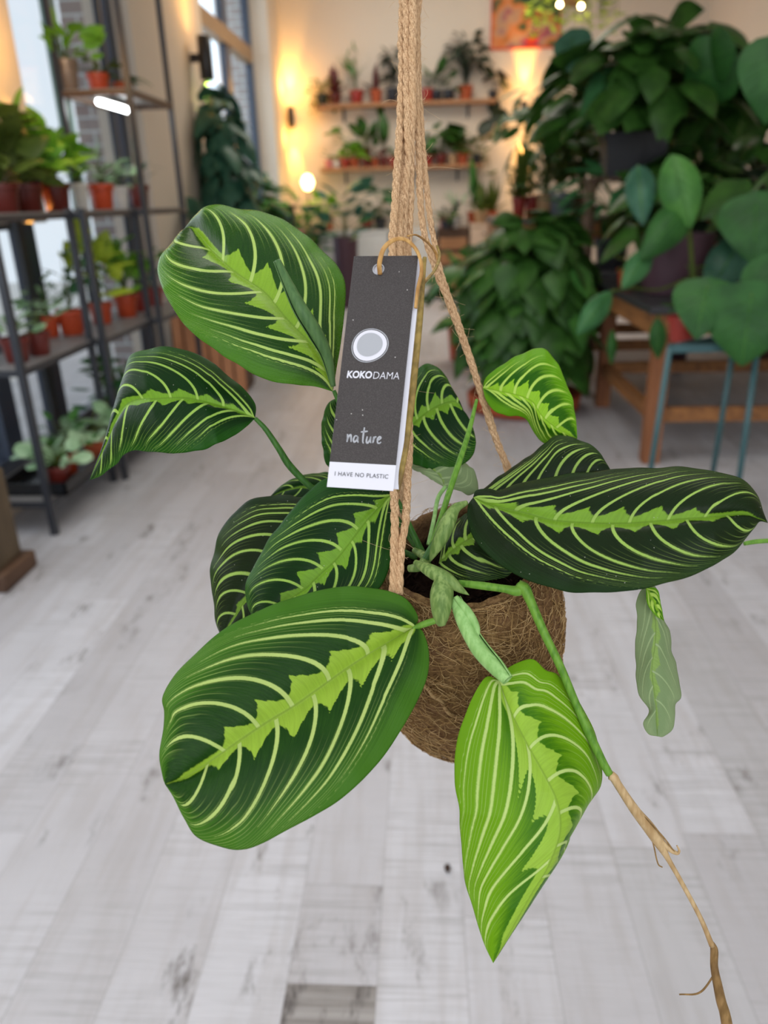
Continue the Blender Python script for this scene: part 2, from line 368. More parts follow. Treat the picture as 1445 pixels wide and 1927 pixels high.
# soil
mb = MB(); g = []
for i, rr in enumerate(np.linspace(0, .0485, 26)):
    g.append([np.array([rr*cos(a), rr*sin(a), -.024+.0030*sin(rr*300+a*3)*cos(a*7)+.0025*sin(a*13+rr*700)]) for a in np.linspace(0, 2*pi, 73)])
mb.grid(np.array(g)@Rm.T+PC); fr = np.random.default_rng(9)
for k in range(260):
    a = fr.uniform(0, 2*pi); rr = .046*sqrt(fr.random()); c0 = np.array([rr*cos(a), rr*sin(a), -.022]); s = fr.uniform(.001, .003)
    pts = [c0+np.array([fr.normal(0, .004), fr.normal(0, .004), .001+.002*j]) if j else c0 for j in range(3)]
    mb.tube(np.array(pts)@Rm.T+PC, [s*.5, s*.4, s*.1], 4)
adopt(mb.build('potting_soil', simple('potting_soil', (40, 27, 20), .95, .1, var=.6, scale=400, bump=.8), plant))
# thin cord wrapped round the pot
mb = MB(); pts = []; vv = V[6:60].reshape(-1, 3); dz = (vv-CP)@FW; vx, vy = 722.5+FPX*((vv-CP)@RT)/dz, 963.5-FPX*((vv-CP)@UP)/dz
for x, y in catmull(np.array([(770, 1275), (797, 1299), (822, 1325), (846, 1346), (872, 1362), (905, 1378), (945, 1392)], float), 24):
    k = np.argmin((vx-x)**2+(vy-y)**2+(dz-.40)*4e4); pts.append(vv[k]-FW*.0012)
pts = np.array(pts); pts[1:-1] = (pts[:-2]+pts[1:-1]*2+pts[2:])/4
mb.tube(catmull(pts, 60), .0015, 8); adopt(mb.build('wrapping_cord', simple('wrap_cord', (168, 138, 98), .9, .1, var=.3, scale=500), plant))

A = lambda p: crop((280, 370), 3.6125, p)
B = lambda p: crop((0, 440), 2.752, p)
Cc = lambda p: crop((380, 860), 3.44, p)
D = lambda p: crop((290, 1080), 2.627, p)
E_ = lambda p: crop((720, 900), 3.5025, p)
F_ = lambda p: crop((740, 630), 3.4405, p)
G = lambda p: crop((860, 840), 2.47, p)
Hh = lambda p: crop((820, 1220), 3.108, p)
I_ = lambda p: crop((1080, 1080), 2.274, p)
J = lambda p: crop((1050, 900), 3.213, p)
T_ = lambda p: crop((600, 430), 3.777, p)
def leaf(*a, **k): return adopt(proc_leaf('leaf', plant, *a, **k))
# 1 upper left, large and glossy
leaf(A([(1250, 1325), (1180, 1120), (1110, 1000), (930, 810), (790, 640), (600, 510), (430, 360), (310, 220), (240, 220)]),
     A([(1250, 1325), (1100, 1285), (900, 1270), (700, 1200), (480, 1060), (300, 930), (150, 740), (65, 540), (75, 430), (150, 310), (240, 220)]),
     A([(1250, 1325), (1310, 950), (1337, 640), (1290, 480), (1160, 350), (990, 200), (770, 105), (580, 75), (400, 60), (320, 120), (240, 220)]),
     [.475, .48, .49, .50, .53], [.475, .47, .465, .48, .53], [.475, .50, .52, .525, .53], LM['mid'], nv=7, sweep=.60, p=1.8, fw=(.34, .12), amp=.19, vt=.0015, bulge=.005,
     label='large glossy leaf at the upper left, pointing up', seed=1, voff=.45)
# 2 left, dark, curled tip
leaf(B([(1321, 955), (1210, 910), (1100, 875), (960, 845), (800, 850), (690, 860), (615, 920), (545, 1090), (465, 1275)]),
     B([(1321, 955), (1250, 1020), (1100, 1100), (950, 1135), (780, 1130), (680, 1125), (600, 1190), (530, 1250), (465, 1275)]),
     B([(1321, 955), (1320, 880), (1250, 790), (1150, 710), (1040, 630), (900, 590), (780, 592), (680, 630), (640, 740), (600, 880), (550, 1060), (465, 1275)]),
     [.49, .485, .49, .51, .52], [.49, .475, .48, .50, .52], [.49, .505, .51, .52, .52], LM['deep'], nv=8, sweep=(.45,.55), p=(1.3,1.9), fw=(.12, .10), amp=.09, vt=.0010,
     label='dark leaf at the left with a curled-down tip', seed=2)
# 3 and 3b behind, dark
leaf(Cc([(1050, 300), (800, 420), (520, 620), (330, 850), (200, 1050), (130, 1170)]),
     Cc([(1050, 300), (850, 260), (640, 262), (560, 246), (445, 250), (300, 285), (200, 370), (120, 480), (75, 620), (55, 760), (75, 950), (100, 1100), (130, 1170)]),
     Cc([(1050, 300), (900, 700), (700, 900), (500, 1050), (300, 1150), (130, 1170)]),
     [.50, .50, .50], [.50, .515, .52, .51], [.5, .49, .49, .5], LM['dark'], nv=9, sweep=.6, fw=(.10, .08), amp=.08, vt=.0011, label='dark leaf at the far left, lowest of the pair behind', seed=3)
leaf(Cc([(1050, 260), (800, 200), (600, 200), (440, 258)]), Cc([(1050, 260), (800, 330), (600, 310), (440, 258)]),
     Cc([(1050, 260), (940, 125), (810, 100), (640, 122), (520, 180), (440, 258)]), [.53, .53, .54], [.53, .525, .54], [.53, .54, .54], LM['deep'], nv=6, seed=4, fw=(.1, .08), amp=.05,
     vt=.0007, label='dark leaf edge showing behind the tag')
# 4 middle
leaf(Cc([(1230, 238), (1170, 300), (1050, 430), (950, 560), (860, 670), (770, 750), (680, 840), (580, 910), (470, 1000), (370, 1080)]),
     Cc([(1230, 238), (1190, 180), (1080, 140), (950, 120), (810, 140), (700, 210), (560, 370), (450, 510), (350, 680), (290, 810), (280, 900), (310, 1000), (370, 1080)]),
     Cc([(1230, 238), (1250, 400), (1240, 560), (1200, 750), (1130, 870), (1000, 960), (850, 1040), (650, 1100), (500, 1110), (370, 1080)]),
     [.475, .47, .465, .46], [.475, .485, .485, .47], [.475, .465, .455, .455], LM['deep'], nv=7, sweep=.62, p=1.8, fw=(.22, .12), amp=.17, vt=.0010,
     label='dark leaf below the tag with a light feathered centre', seed=5)
# 5 big front leaf
leaf(D([(1290, 260), (1220, 300), (1100, 370), (960, 460), (820, 560), (700, 645), (560, 730), (440, 810), (340, 880), (240, 950), (150, 1005), (55, 1040)]),
     D([(1290, 260), (1330, 290), (1358, 400), (1340, 540), (1250, 720), (1120, 920), (940, 1100), (800, 1190), (650, 1270), (540, 1330), (440, 1362), (330, 1350), (210, 1300), (150, 1210), (100, 1110), (55, 1040)]),
     D([(1290, 260), (1303, 210), (1250, 130), (1160, 85), (1060, 68), (950, 62), (800, 85), (650, 130), (500, 190), (350, 270), (220, 380), (110, 490), (43, 605), (50, 680), (45, 760), (28, 900), (42, 1000), (55, 1040)]),
     [.445, .435, .42, .405, .40], [.445, .425, .405, .395, .40], [.445, .445, .43, .415, .40], LM['front'], nv=7, sweep=(.60,.66), p=(1.6,1.9), fw=(.34, .08), amp=.15, vt=.0013, bulge=.006,
     label='largest leaf, at the front left, pointing down', seed=6, NU=220, NV=80, voff=.55)
# 6 lime, lower right, pointed
leaf(Hh([(370, 190), (420, 320), (480, 450), (560, 600), (640, 740), (705, 870), (735, 1000), (725, 1120), (660, 1290), (560, 1450), (450, 1640), (335, 1840)]),
     Hh([(370, 190), (300, 165), (240, 240), (180, 370), (120, 560), (110, 750), (135, 950), (150, 1150), (165, 1330), (220, 1530), (280, 1720), (335, 1840)]),
     Hh([(370, 190), (430, 110), (560, 62), (640, 130), (720, 160), (830, 300), (930, 500), (965, 640), (962, 800), (900, 900), (840, 1000), (782, 1080), (772, 1130), (665, 1310), (575, 1450), (470, 1620), (335, 1840)]),
     [.44, .425, .415, .41, .41, .415], [.44, .43, .42, .42, .415], [.44, .445, .45, .445, .43, .415], LM['lime'], nv=8, sweep=(.80,.40), p=(1.0,2.4), fw=(.30, .20), amp=.22, vt=.0010, bulge=.003,
     label='yellow-green pointed leaf hanging lowest at the front', seed=7, NU=220, NV=80, u1=.80, fade=1.0, sub={-1: [-1.3, -.62, -.22, .04, .22, .42, .62]})
# 7 long dark right leaf
leaf(G([(75, 238), (180, 275), (320, 305), (440, 335), (600, 348), (760, 350), (900, 342), (1050, 330), (1200, 320), (1330, 310), (1400, 335), (1443, 355)]),
     G([(75, 238), (50, 280), (55, 370), (100, 460), (200, 550), (320, 620), (450, 660), (580, 682), (750, 675), (900, 655), (1060, 610), (1150, 575), (1230, 530), (1300, 480), (1380, 380), (1405, 350), (1443, 355)]),
     G([(75, 238), (90, 205), (150, 195), (200, 205), (300, 170), (420, 145), (560, 125), (760, 105), (1000, 97), (1150, 107), (1300, 145), (1390, 210), (1420, 300), (1443, 355)]),
     [.465, .45, .44, .43, .425, .43], [.465, .445, .43, .415, .42, .43], [.465, .465, .46, .445, .43], LM['dark'], nv=8, sweep=(.62,.62), p=(1.9,1.6), fw=(.24, .09), amp=.13, vt=.0010, bulge=.006,
     label='long dark leaf reaching to the right', seed=8, NU=220, NV=70)
# 8 behind 7
leaf(F_([(520, 1050), (800, 1000), (1100, 960), (1410, 882)]), F_([(520, 1050), (850, 1090), (1150, 1060), (1300, 1000), (1410, 882)]),
     F_([(520, 1050), (600, 985), (700, 905), (850, 805), (980, 705), (1050, 652), (1130, 660), (1260, 702), (1340, 770), (1410, 882)]),
     [.50, .50, .50], [.50, .49, .50], [.50, .515, .51, .50], LM['dark'], nv=9, sweep=.6, fw=(.1, .08), amp=.05, seed=9, label='dark leaf rising behind the long right leaf')
# 9 young, upper right
leaf(F_([(580, 345), (700, 365), (800, 385), (900, 430), (960, 520), (1040, 590), (1120, 640), (1190, 672)]),
     F_([(580, 345), (600, 420), (650, 490), (720, 520), (850, 540), (915, 640), (982, 705), (1060, 690), (1190, 672)]),
     F_([(580, 345), (600, 280), (680, 210), (780, 150), (860, 110), (930, 88), (990, 100), (1060, 180), (1110, 290), (1160, 420), (1182, 550), (1190, 672)]),
     [.53, .52, .515, .52], [.53, .525, .53, .52], [.53, .54, .53, .52], LM['young'], nv=8, sweep=(.6,.42), p=(1.2,1.8), fw=(.22, .22), amp=.16, vt=.0010, label='bright young leaf at the upper right', seed=10)
# 10 folded leaf behind the cord
leaf(F_([(60, 640), (130, 570), (200, 510), (300, 450), (400, 430), (450, 490), (478, 560)]),
     F_([(60, 640), (40, 750), (120, 830), (250, 872), (380, 870), (480, 820), (530, 740), (512, 640), (478, 560)]),
     F_([(60, 640), (40, 450), (90, 290), (200, 195), (270, 200), (340, 270), (400, 390), (450, 500), (478, 560)]),
     [.525, .53, .53], [.525, .52, .525, .53], [.525, .545, .54, .53], LM['deep'], nv=6, sweep=.55, fw=(.16, .14), amp=.14, vt=.0010, label='dark leaf right of the tag', seed=11)
leaf(F_([(335, 990), (300, 910), (220, 850), (115, 800)]), F_([(335, 990), (250, 940), (180, 895), (120, 865), (115, 800)]),
     F_([(335, 990), (420, 1010), (500, 1035), (550, 1000), (530, 900), (470, 830), (350, 815), (115, 800)]),
     [.51, .52, .535], [.51, .52, .535], [.51, .53, .54, .535], LM['pale'], nv=6, fw=(.1, .1), amp=.02, seed=12, vt=.0009, label='pale folded-back underside of a leaf')
# 11 hanging leaf showing its underside
leaf(J([(560, 630), (590, 850), (590, 1000), (570, 1160), (590, 1350), (600, 1560)]),
     J([(560, 630), (500, 680), (470, 760), (480, 850), (468, 980), (470, 1130), (485, 1300), (550, 1400), (515, 1480), (545, 1545), (600, 1560)]),
     J([(560, 630), (600, 680), (640, 850), (675, 930), (690, 1050), (725, 1180), (740, 1320), (710, 1380), (695, 1510), (640, 1560), (600, 1560)]),
     [.46, .455, .46], [.46, .465, .46], [.46, .47, .46], LM['pale'], nv=6, sweep=.55, fw=(.3, .1), amp=.12, vt=.0007, label='pale underside of a leaf hanging below the long right leaf', seed=13)
leaf(J([(530, 660), (585, 760), (640, 862)]), J([(530, 660), (540, 760), (590, 830), (640, 862)]), J([(530, 660), (600, 672), (622, 770), (640, 862)]),
     [.452, .45, .452], [.452, .45, .452], [.452, .45, .452], LM['young'], nv=3, seed=14, bulge=.001, label='folded green edge of the hanging leaf')
# 12 dark leaf over the pot mouth
leaf(E_([(370, 560), (470, 462), (560, 400), (650, 360), (760, 330)]), E_([(370, 560), (400, 640), (520, 692), (650, 684), (850, 625), (850, 450), (760, 330)]),
     E_([(370, 560), (400, 400), (480, 280), (600, 230), (760, 330)]), [.475, .47, .475], [.475, .462, .465, .475], [.475, .49, .475], LM['dark'], nv=5, sweep=.4, fw=(.22, .15), amp=.1, seed=15,
     label='dark leaf lying over the pot mouth')
# 13 behind the tag
leaf(T_([(210, 1720), (230, 1450), (190, 1190)]), T_([(210, 1720), (65, 1690), (28, 1560), (18, 1420), (40, 1300), (85, 1225), (190, 1190)]), T_([(210, 1720), (350, 1600), (360, 1350), (190, 1190)]),
     [.52, .52, .52], [.52, .525, .52], [.52, .515, .52], LM['deep'], nv=5, seed=16, label='dark leaf mostly hidden behind the tag')
# rolled new leaves, sheaths, stems
def T(name, pts, mat, **k): return adopt(pix_tube(name, plant, pts, mat, **k))
def pts3(cv, l, s): return [(cv([(a, b)])[0][0], cv([(a, b)])[0][1], z, r/s) for a, b, z, r in l]
def spear(pts, mat, label, turns=1.75):
    P = catmull(np.array([(a, b, c*2000, d) for a, b, c, d in pts]), 60); ns = 46
    Wp = np.array([at(a, b, c/2000) for a, b, c, d in P]); r = np.maximum(P[:, 3], .4)*P[:, 2]/2000/FPX
    Tn = np.gradient(Wp, axis=0); Tn /= np.linalg.norm(Tn, axis=1)[:, None]; toc = CP-Wp; G_ = []
    for i in range(60):
        u = toc[i]-Tn[i]*(toc[i]@Tn[i]); u /= np.linalg.norm(u); v = np.cross(Tn[i], u); th = np.linspace(0, 2*pi*turns, ns)+.9+i*.012
        rr = r[i]*(1-.42*np.linspace(0, 1, ns)); G_.append(Wp[i]+(np.cos(th)[:, None]*u+np.sin(th)[:, None]*v)*rr[:, None])
    mb = MB(); mb.grid(np.array(G_)); o = mb.build('rolled_leaf', mat, plant); o['label'] = label
    sm = o.modifiers.new('thickness', 'SOLIDIFY'); sm.thickness = .0004; return adopt(o)
spear(pts3(A, [(872, 436, .455, 24), (930, 560, .455, 34), (1030, 760, .455, 50), (1130, 920, .46, 52), (1210, 1080, .465, 38), (1255, 1290, .47, 14)], 3.61), SM['rolled'], 'rolled grey-green new leaf in front of the upper left leaf')
spear(pts3(E_, [(822, 1330, .425, 40), (740, 1240, .43, 58), (650, 1140, .435, 62), (585, 1040, .437, 56), (530, 920, .44, 56), (475, 790, .445, 36)], 3.5), SM['pale'], 'rolled pale green new leaf in front of the pot')
T('sheath', pts3(E_, [(215, 555, .458, 20), (320, 612, .448, 46), (430, 672, .444, 46), (515, 735, .443, 24), (570, 770, .443, 2)], 3.5), SM['sheath'])
T('sheath', pts3(E_, [(400, 670, .446, 60), (390, 760, .443, 78), (385, 860, .442, 68), (385, 935, .442, 46), (392, 972, .442, 24)], 3.5), SM['sheath'])
T('sheath', pts3(E_, [(555, 160, .463, 16), (480, 200, .460, 34), (430, 290, .458, 52), (385, 390, .459, 50), (340, 480, .462, 32), (312, 548, .465, 6)], 3.5), SM['sheath'])
T('sheath', pts3(E_, [(480, 780, .441, 16), (560, 880, .4385, 30), (615, 980, .437, 26), (632, 1055, .436, 3)], 3.5), SM['pale'])
T('petiole', pts3(E_, [(372, 930, .442, 20), (290, 955, .443, 23), (200, 988, .445, 17)], 3.5), SM['green'])
T('petiole', [(480, 787, .49, 4), (500, 808, .492, 5), (525, 845, .495, 6), (548, 880, .50, 7), (600, 930, .505, 6), (700, 1010, .505, 6), (785, 1050, .50, 6)], SM['dark'])
T('petiole', [(737, 929, .475, 5), (752, 950, .478, 5), (775, 1000, .482, 6), (795, 1042, .485, 7), (806, 1062, .487, 6)], SM['dark'])
T('petiole', [(897, 752, .50, 3), (880, 820, .49, 5), (852, 905, .48, 6), (828, 980, .475, 5.5), (812, 1030, .472, 6)], SM['green'])
T('petiole', [(838, 916, .51, 4), (824, 938, .505, 4), (816, 980, .495, 4), (806, 1025, .485, 4)], SM['pale'])
T('petiole', [(628, 735, .475, 4), (700, 900, .49, 5), (790, 1040, .49, 6)], SM['dark'])
T('petiole', [(780, 1035, .485, 6), (800, 1050, .475, 9), (790, 1066, .466, 9), (770, 1070, .47, 7)], SM['sheath'])
T('petiole', [(795, 1060, .47, 6), (815, 1030, .47, 9), (840, 990, .466, 8)], SM['dark'])
T('petiole', [(1400, 1023, .55, 4), (1425, 1019, .55, 4.5), (1475, 1016, .55, 4)], SM['green'])
T('runner', pts3(E_, [(500, 690, .455, 22), (650, 708, .45, 27), (800, 728, .447, 27), (880, 742, .446, 36), (920, 720, .446, 44)], 3.5), SM['green'])
T('runner', pts3(E_, [(890, 700, .446, 34), (935, 730, .445, 42), (970, 800, .444, 33), (1060, 1010, .442, 29), (1170, 1240, .44, 28), (1280, 1500, .44, 26)], 3.5)
  + [(1104, 1370, .44, 8.5), (1132, 1430, .44, 8), (1147, 1457, .44, 7.5)], SM['green'], m=60)
T('runner', pts3(I_, [(150, 862, .44, 18), (168, 868, .44, 20), (190, 905, .442, 18), (260, 1010, .445, 21), (320, 1085, .45, 26), (365, 1150, .453, 24), (400, 1215, .456, 12), (460, 1320, .46, 10),
  (540, 1470, .468, 10), (590, 1590, .475, 12)], 2.274), SM['tan'], m=70)
T('runner', pts3(I_, [(590, 1580, .475, 10), (600, 1610, .476, 16), (600, 1680, .478, 16), (615, 1760, .48, 19), (630, 1830, .482, 21), (645, 1880, .484, 22), (660, 1960, .486, 24)], 2.274), SM['brown'])
T('root', pts3(I_, [(350, 1110, .45, 8), (400, 1170, .452, 11), (438, 1195, .453, 8), (450, 1185, .453, 5), (440, 1162, .453, 3)], 2.274), SM['tan'])
T('root', pts3(I_, [(330, 1120, .451, 3), (345, 1180, .452, 3), (352, 1215, .452, 3), (362, 1245, .452, 3), (378, 1255, .452, 2.5)], 2.274), SM['brown'])
T('root', pts3(I_, [(270, 1010, .4435, 3), (330, 1070, .446, 3), (385, 1130, .449, 3.5), (430, 1190, .452, 3)], 2.274), SM['brown'])
T('root', pts3(I_, [(610, 1700, .479, 4), (540, 1790, .482, 4), (450, 1800, .484, 3)], 2.274), SM['brown'])

# ------------------------------------------------------------ jute ropes
m = N('jute'); o_ = m.obj(); n1 = m.noise(m.mapv(o_, (1600, 1600, 260)), 1, 3, .6); n2 = m.noise(o_, 70, 2)
c = m.mix(m.ramp(n1, .3, .72), rgba((150, 114, 80)), rgba((228, 192, 152))); c = m.mix(m.ramp(n2, .35, .7, 0, .5), c, rgba((194, 156, 116)))
m.bump(n1, .6, .0008); jute = m.fin(c, .9, .15)
hairm = simple('jute_fibre', (208, 178, 138), .7, .3, var=.2, scale=300)
ropes = empty('jute_hanger', at(770, 0, .50), 'bundle of twisted jute cords the coconut-fibre pot hangs from', 'rope')
rinv = Matrix.Translation(-Vector(ropes.location))
hair = MB(); hr = np.random.default_rng(21)
def cord(pts, rpx, seed, hairs=60, plies=3, pitch=.022):
    P = catmull(np.array([(a, b, c*2000) for a, b, c in pts]), 260); Wp = np.array([at(a, b, c/2000) for a, b, c in P])
    s = np.r_[0, np.cumsum(np.linalg.norm(np.diff(Wp, axis=0), axis=1))]; n = int(s[-1]/.0009)
    Wp = np.stack([np.interp(np.linspace(0, s[-1], n), s, Wp[:, k]) for k in range(3)], 1); ss = np.linspace(0, s[-1], n)
    Tn = np.gradient(Wp, axis=0); Tn /= np.linalg.norm(Tn, axis=1)[:, None]
    u = np.cross(Tn, FW); u /= np.linalg.norm(u, axis=1)[:, None]; v = np.cross(Tn, u)
    rr = rpx*.49/FPX; q = np.random.default_rng(seed); mb = MB()
    wob = np.interp(ss, np.linspace(0, s[-1], 30), q.normal(0, .0003, 30)); wob2 = np.interp(ss, np.linspace(0, s[-1], 30), q.normal(0, .0003, 30))
    Wp = Wp+u*wob[:, None]+v*wob2[:, None]
    for k in range(plies):
        ph = -ss/pitch*2*pi+k*2*pi/plies+seed
        rad = rr*.64*(1+np.interp(ss, np.linspace(0, s[-1], 40), q.normal(0, .10, 40)))
        off = rr*.44
        path = Wp+(np.cos(ph)*off)[:, None]*u+(np.sin(ph)*off)[:, None]*v
        mb.tube(path, rad, 8)
    o = mb.build('cord', jute, ropes); o.matrix_parent_inverse = rinv
    for k in range(hairs):
        i = hr.integers(2, n-3); ang0 = hr.uniform(0, 2*pi); d = u[i]*cos(ang0)+v[i]*sin(ang0)*.5; p0 = Wp[i]+d*rr*.8
        L = hr.uniform(.002, .007) if hr.random() < .93 else hr.uniform(.009, .018)
        c1 = Tn[i]*hr.normal(0, .8)+d*hr.uniform(.3, 1.1)-np.array([0, 0, hr.uniform(-.3, .5)]); c2 = hr.normal(0, .6, 3)
        pts_ = [p0+c1*L*t+c2*L*t*t for t in np.linspace(0, 1, 6)]
        hair.tube(pts_, hr.uniform(.00005, .00010), 3, cap=False)
ZT = .50
# left pair: down in front of the pot to the rim
cord([(757, -40, ZT), (756, 100, ZT), (754, 200, .498), (748, 300, .495), (742, 400, .49), (738, 470, .485), (742, 600, .475), (744, 760, .465), (744, 930, .455), (742, 1030, .452), (740, 1118, .452)], 7.5, 1, 90)
cord([(766, -40, .505), (764, 120, .505), (760, 220, .503), (757, 320, .50), (752, 420, .495), (750, 470, .49), (758, 600, .478), (768, 760, .466), (769, 860, .461), (764, 950, .456), (756, 1040, .452), (753, 1118, .452)], 7.0, 2, 110)
# middle pair: behind the tag, to the hidden left side of the pot
cord([(764, -40, .495), (766, 120, .495), (768, 230, .494), (765, 320, .497), (760, 420, .50), (757, 500, .503), (748, 700, .51), (738, 900, .52), (738, 1010, .52)], 7.5, 3, 60)
cord([(775, -40, .492), (777, 120, .492), (776, 220, .494), (772, 320, .50), (770, 420, .505), (768, 500, .51), (762, 700, .52), (755, 900, .53), (752, 1000, .535)], 7.5, 4, 60)
# right pair
cord([(781, -40, ZT), (783, 120, ZT), (785, 220, .502), (787, 300, .505), (792, 380, .51), (800, 450, .515), (818, 500, .52), (845, 570, .525), (875, 650, .53), (903, 735, .535), (930, 820, .54), (957, 892, .545), (985, 990, .545)], 6.6, 5, 130)
cord([(788, -40, .505), (786, 120, .505), (791, 220, .507), (797, 300, .51), (806, 380, .515), (816, 450, .52), (828, 510, .523), (847, 568, .528), (878, 652, .533), (906, 737, .537), (934, 822, .542), (962, 892, .547), (990, 990, .547)], 6.0, 6, 130)
o = hair.build('jute_fuzz', hairm, ropes); o['kind'] = 'stuff'; o.matrix_parent_inverse = rinv

# ------------------------------------------------------------ tag
def curve_mesh(splines, name='c', res=1):
    cu = bpy.data.curves.new(name, 'CURVE'); cu.dimensions = '2D'; cu.fill_mode = 'BOTH'
    for s in splines:
        sp = cu.splines.new('POLY'); sp.points.add(len(s)-1); sp.use_cyclic_u = True
        for q, p in zip(sp.points, s): q.co = (p[0], p[1], 0, 1)
    return obj_mesh(bpy.data.objects.new(name, cu))
def obj_mesh(o):
    COL.objects.link(o); dg = bpy.context.evaluated_depsgraph_get(); ev = o.evaluated_get(dg); me = ev.to_mesh()
    V = np.array([v.co[:] for v in me.vertices]).reshape(-1, 3); F = [tuple(p.vertices) for p in me.polygons]
    ev.to_mesh_clear(); d = o.data; bpy.data.objects.remove(o)
    (bpy.data.curves.remove(d)); return V, F
def text_mesh(t, off=0.0, shear=0.0, space=1.0):
    cu = bpy.data.curves.new('t', 'FONT'); cu.body = t; cu.size = 1; cu.offset = off; cu.shear = shear; cu.space_character = space; cu.resolution_u = 6; cu.fill_mode = 'FRONT'
    return obj_mesh(bpy.data.objects.new('t', cu))
TL, TR, BR, BL = at(666, 482, .412), at(787, 481, .418), at(740, 924, .400), at(615, 916, .396)
def q2w(a, b, off=0.0):
    a = np.asarray(a)[..., None]; b = np.asarray(b)[..., None]
    p = BL*(1-a)*(1-b)+BR*a*(1-b)+TL*(1-a)*b+TR*a*b
    return p+tagn*off
tagn = np.cross(BR-BL, TL-BL); tagn /= np.linalg.norm(tagn)
if tagn@(CP-BL) < 0: tagn = -tagn
AW, AH = np.linalg.norm(BR-BL), np.linalg.norm(TL-BL)
tg = empty('hang_tag', TL, 'dark grey folded paper tag lettered KOKODAMA nature I HAVE NO PLASTIC, tied to the cords', 'tag')
tinv = Matrix.Translation(-Vector(tg.location))
def tagpart(name, V, F, mat, off, thick=0.0, parent=None):
    P = q2w(V[:, 0], V[:, 1], off); mb = MB(); mb.add(P, F)
    if thick:
        pass
    o = mb.build(name, mat, parent or tg, smooth=False); o.matrix_parent_inverse = tinv if parent is None else Matrix()
    nn = o.data.polygons[0].normal
    if np.array(nn)@tagn < 0: o.data.flip_normals()
    if thick: sm = o.modifiers.new('s', 'SOLIDIFY'); sm.thickness = thick; sm.offset = -1
    if parent is not None: o.matrix_parent_inverse = tinv
    return o
m = N('tag_card'); o_ = m.obj(); sp = m.noise(o_, 2600, 1, .5); vo = m.n('ShaderNodeTexVoronoi'); vo.inputs['Scale'].default_value = 190; m.l(o_, vo.inputs['Vector'])
spk = m.math('MULTIPLY', m.ramp(vo.outputs['Distance'], .035, .07, 1, 0), m.math('GREATER_THAN', m.n('ShaderNodeSeparateColor').outputs[0] if False else m.noise(o_, 60, 0), .56))
c = m.mix(m.ramp(sp, .45, .75, 0, .5), rgba((66, 61, 60)), rgba((102, 97, 95))); c = m.mix(spk, c, rgba((205, 200, 195)))
card_m = m.fin(c, .75, .3)
white_m = simple('tag_white', (222, 220, 228), .8, .3, var=.02, scale=2000)
grey_m = simple('tag_grey', (172, 173, 178), .8, .3, var=.02, scale=2000)
ink_m = simple('tag_ink', (74, 74, 78), .8, .3, var=.02)
asp = AH/AW
def circ(cx, cy, r, n=40, fx=None):
    return [(cx+r*cos(t)*(1 if fx is None else fx(t)), cy+r/asp*sin(t)*(1 if fx is None else fx(t))) for t in np.linspace(0, 2*pi, n, endpoint=False)]
hole = (.40, .941, .075)
V, F = curve_mesh([[(0, .105), (1, .105), (1, 1), (0, 1)], circ(*hole)]); card = tagpart('card', V, F, card_m, 0, .0004)
V, F = curve_mesh([[(0, 0), (1, 0), (1, .105), (0, .105)]]); tagpart('card_foot', V, F, white_m, 0, .0004)['label'] = 'white foot of the card'
V, F = curve_mesh([circ(*hole, 30), circ(hole[0], hole[1], .091)]); tagpart('hole_rim', V, F, grey_m, .0001)
blob = lambda t: 1+.035*cos(2*t-.8)+.02*cos(3*t)
V, F = curve_mesh([circ(.40, .605, .275, 60, blob), circ(.40, .605, .262, 60, blob)]); tagpart('logo_outline', V, F, grey_m, .0002, parent=None)
V, F = curve_mesh([circ(.40, .605, .250, 60, blob)]); tagpart('logo_ring', V, F, white_m, .0002)
V, F = curve_mesh([circ(.395, .608, .190, 60, blob)]); tagpart('logo_disc', V, F, grey_m, .0004)
def put_text(name, t, x0, x1, y0, hgt, mat, off=0.0, shear=0.0, space=1.0, tilt=0.0):
    V, F = text_mesh(t, off, shear, space); lo, hi = V.min(0), V.max(0)
    Q = V.copy(); Q[:, 0] = x0+(V[:, 0]-lo[0])/(hi[0]-lo[0])*(x1-x0); Q[:, 1] = y0+(V[:, 1]-(lo[1] if t != 'nature' else 0))/((hi[1] if t != 'nature' else hi[1]))*hgt+tilt*(Q[:, 0]-x0)
    tagpart(name, Q, F, mat, .0003)
put_text('lettering', 'KOKO', .105, .485, .462, .030, white_m, .035, .06)
put_text('lettering', 'DAMA', .505, .905, .462, .030, white_m, -.012, .06)
put_text('lettering', 'I HAVE NO PLASTIC', .095, .900, .048, .0170, ink_m, .0, 0, 1.08)
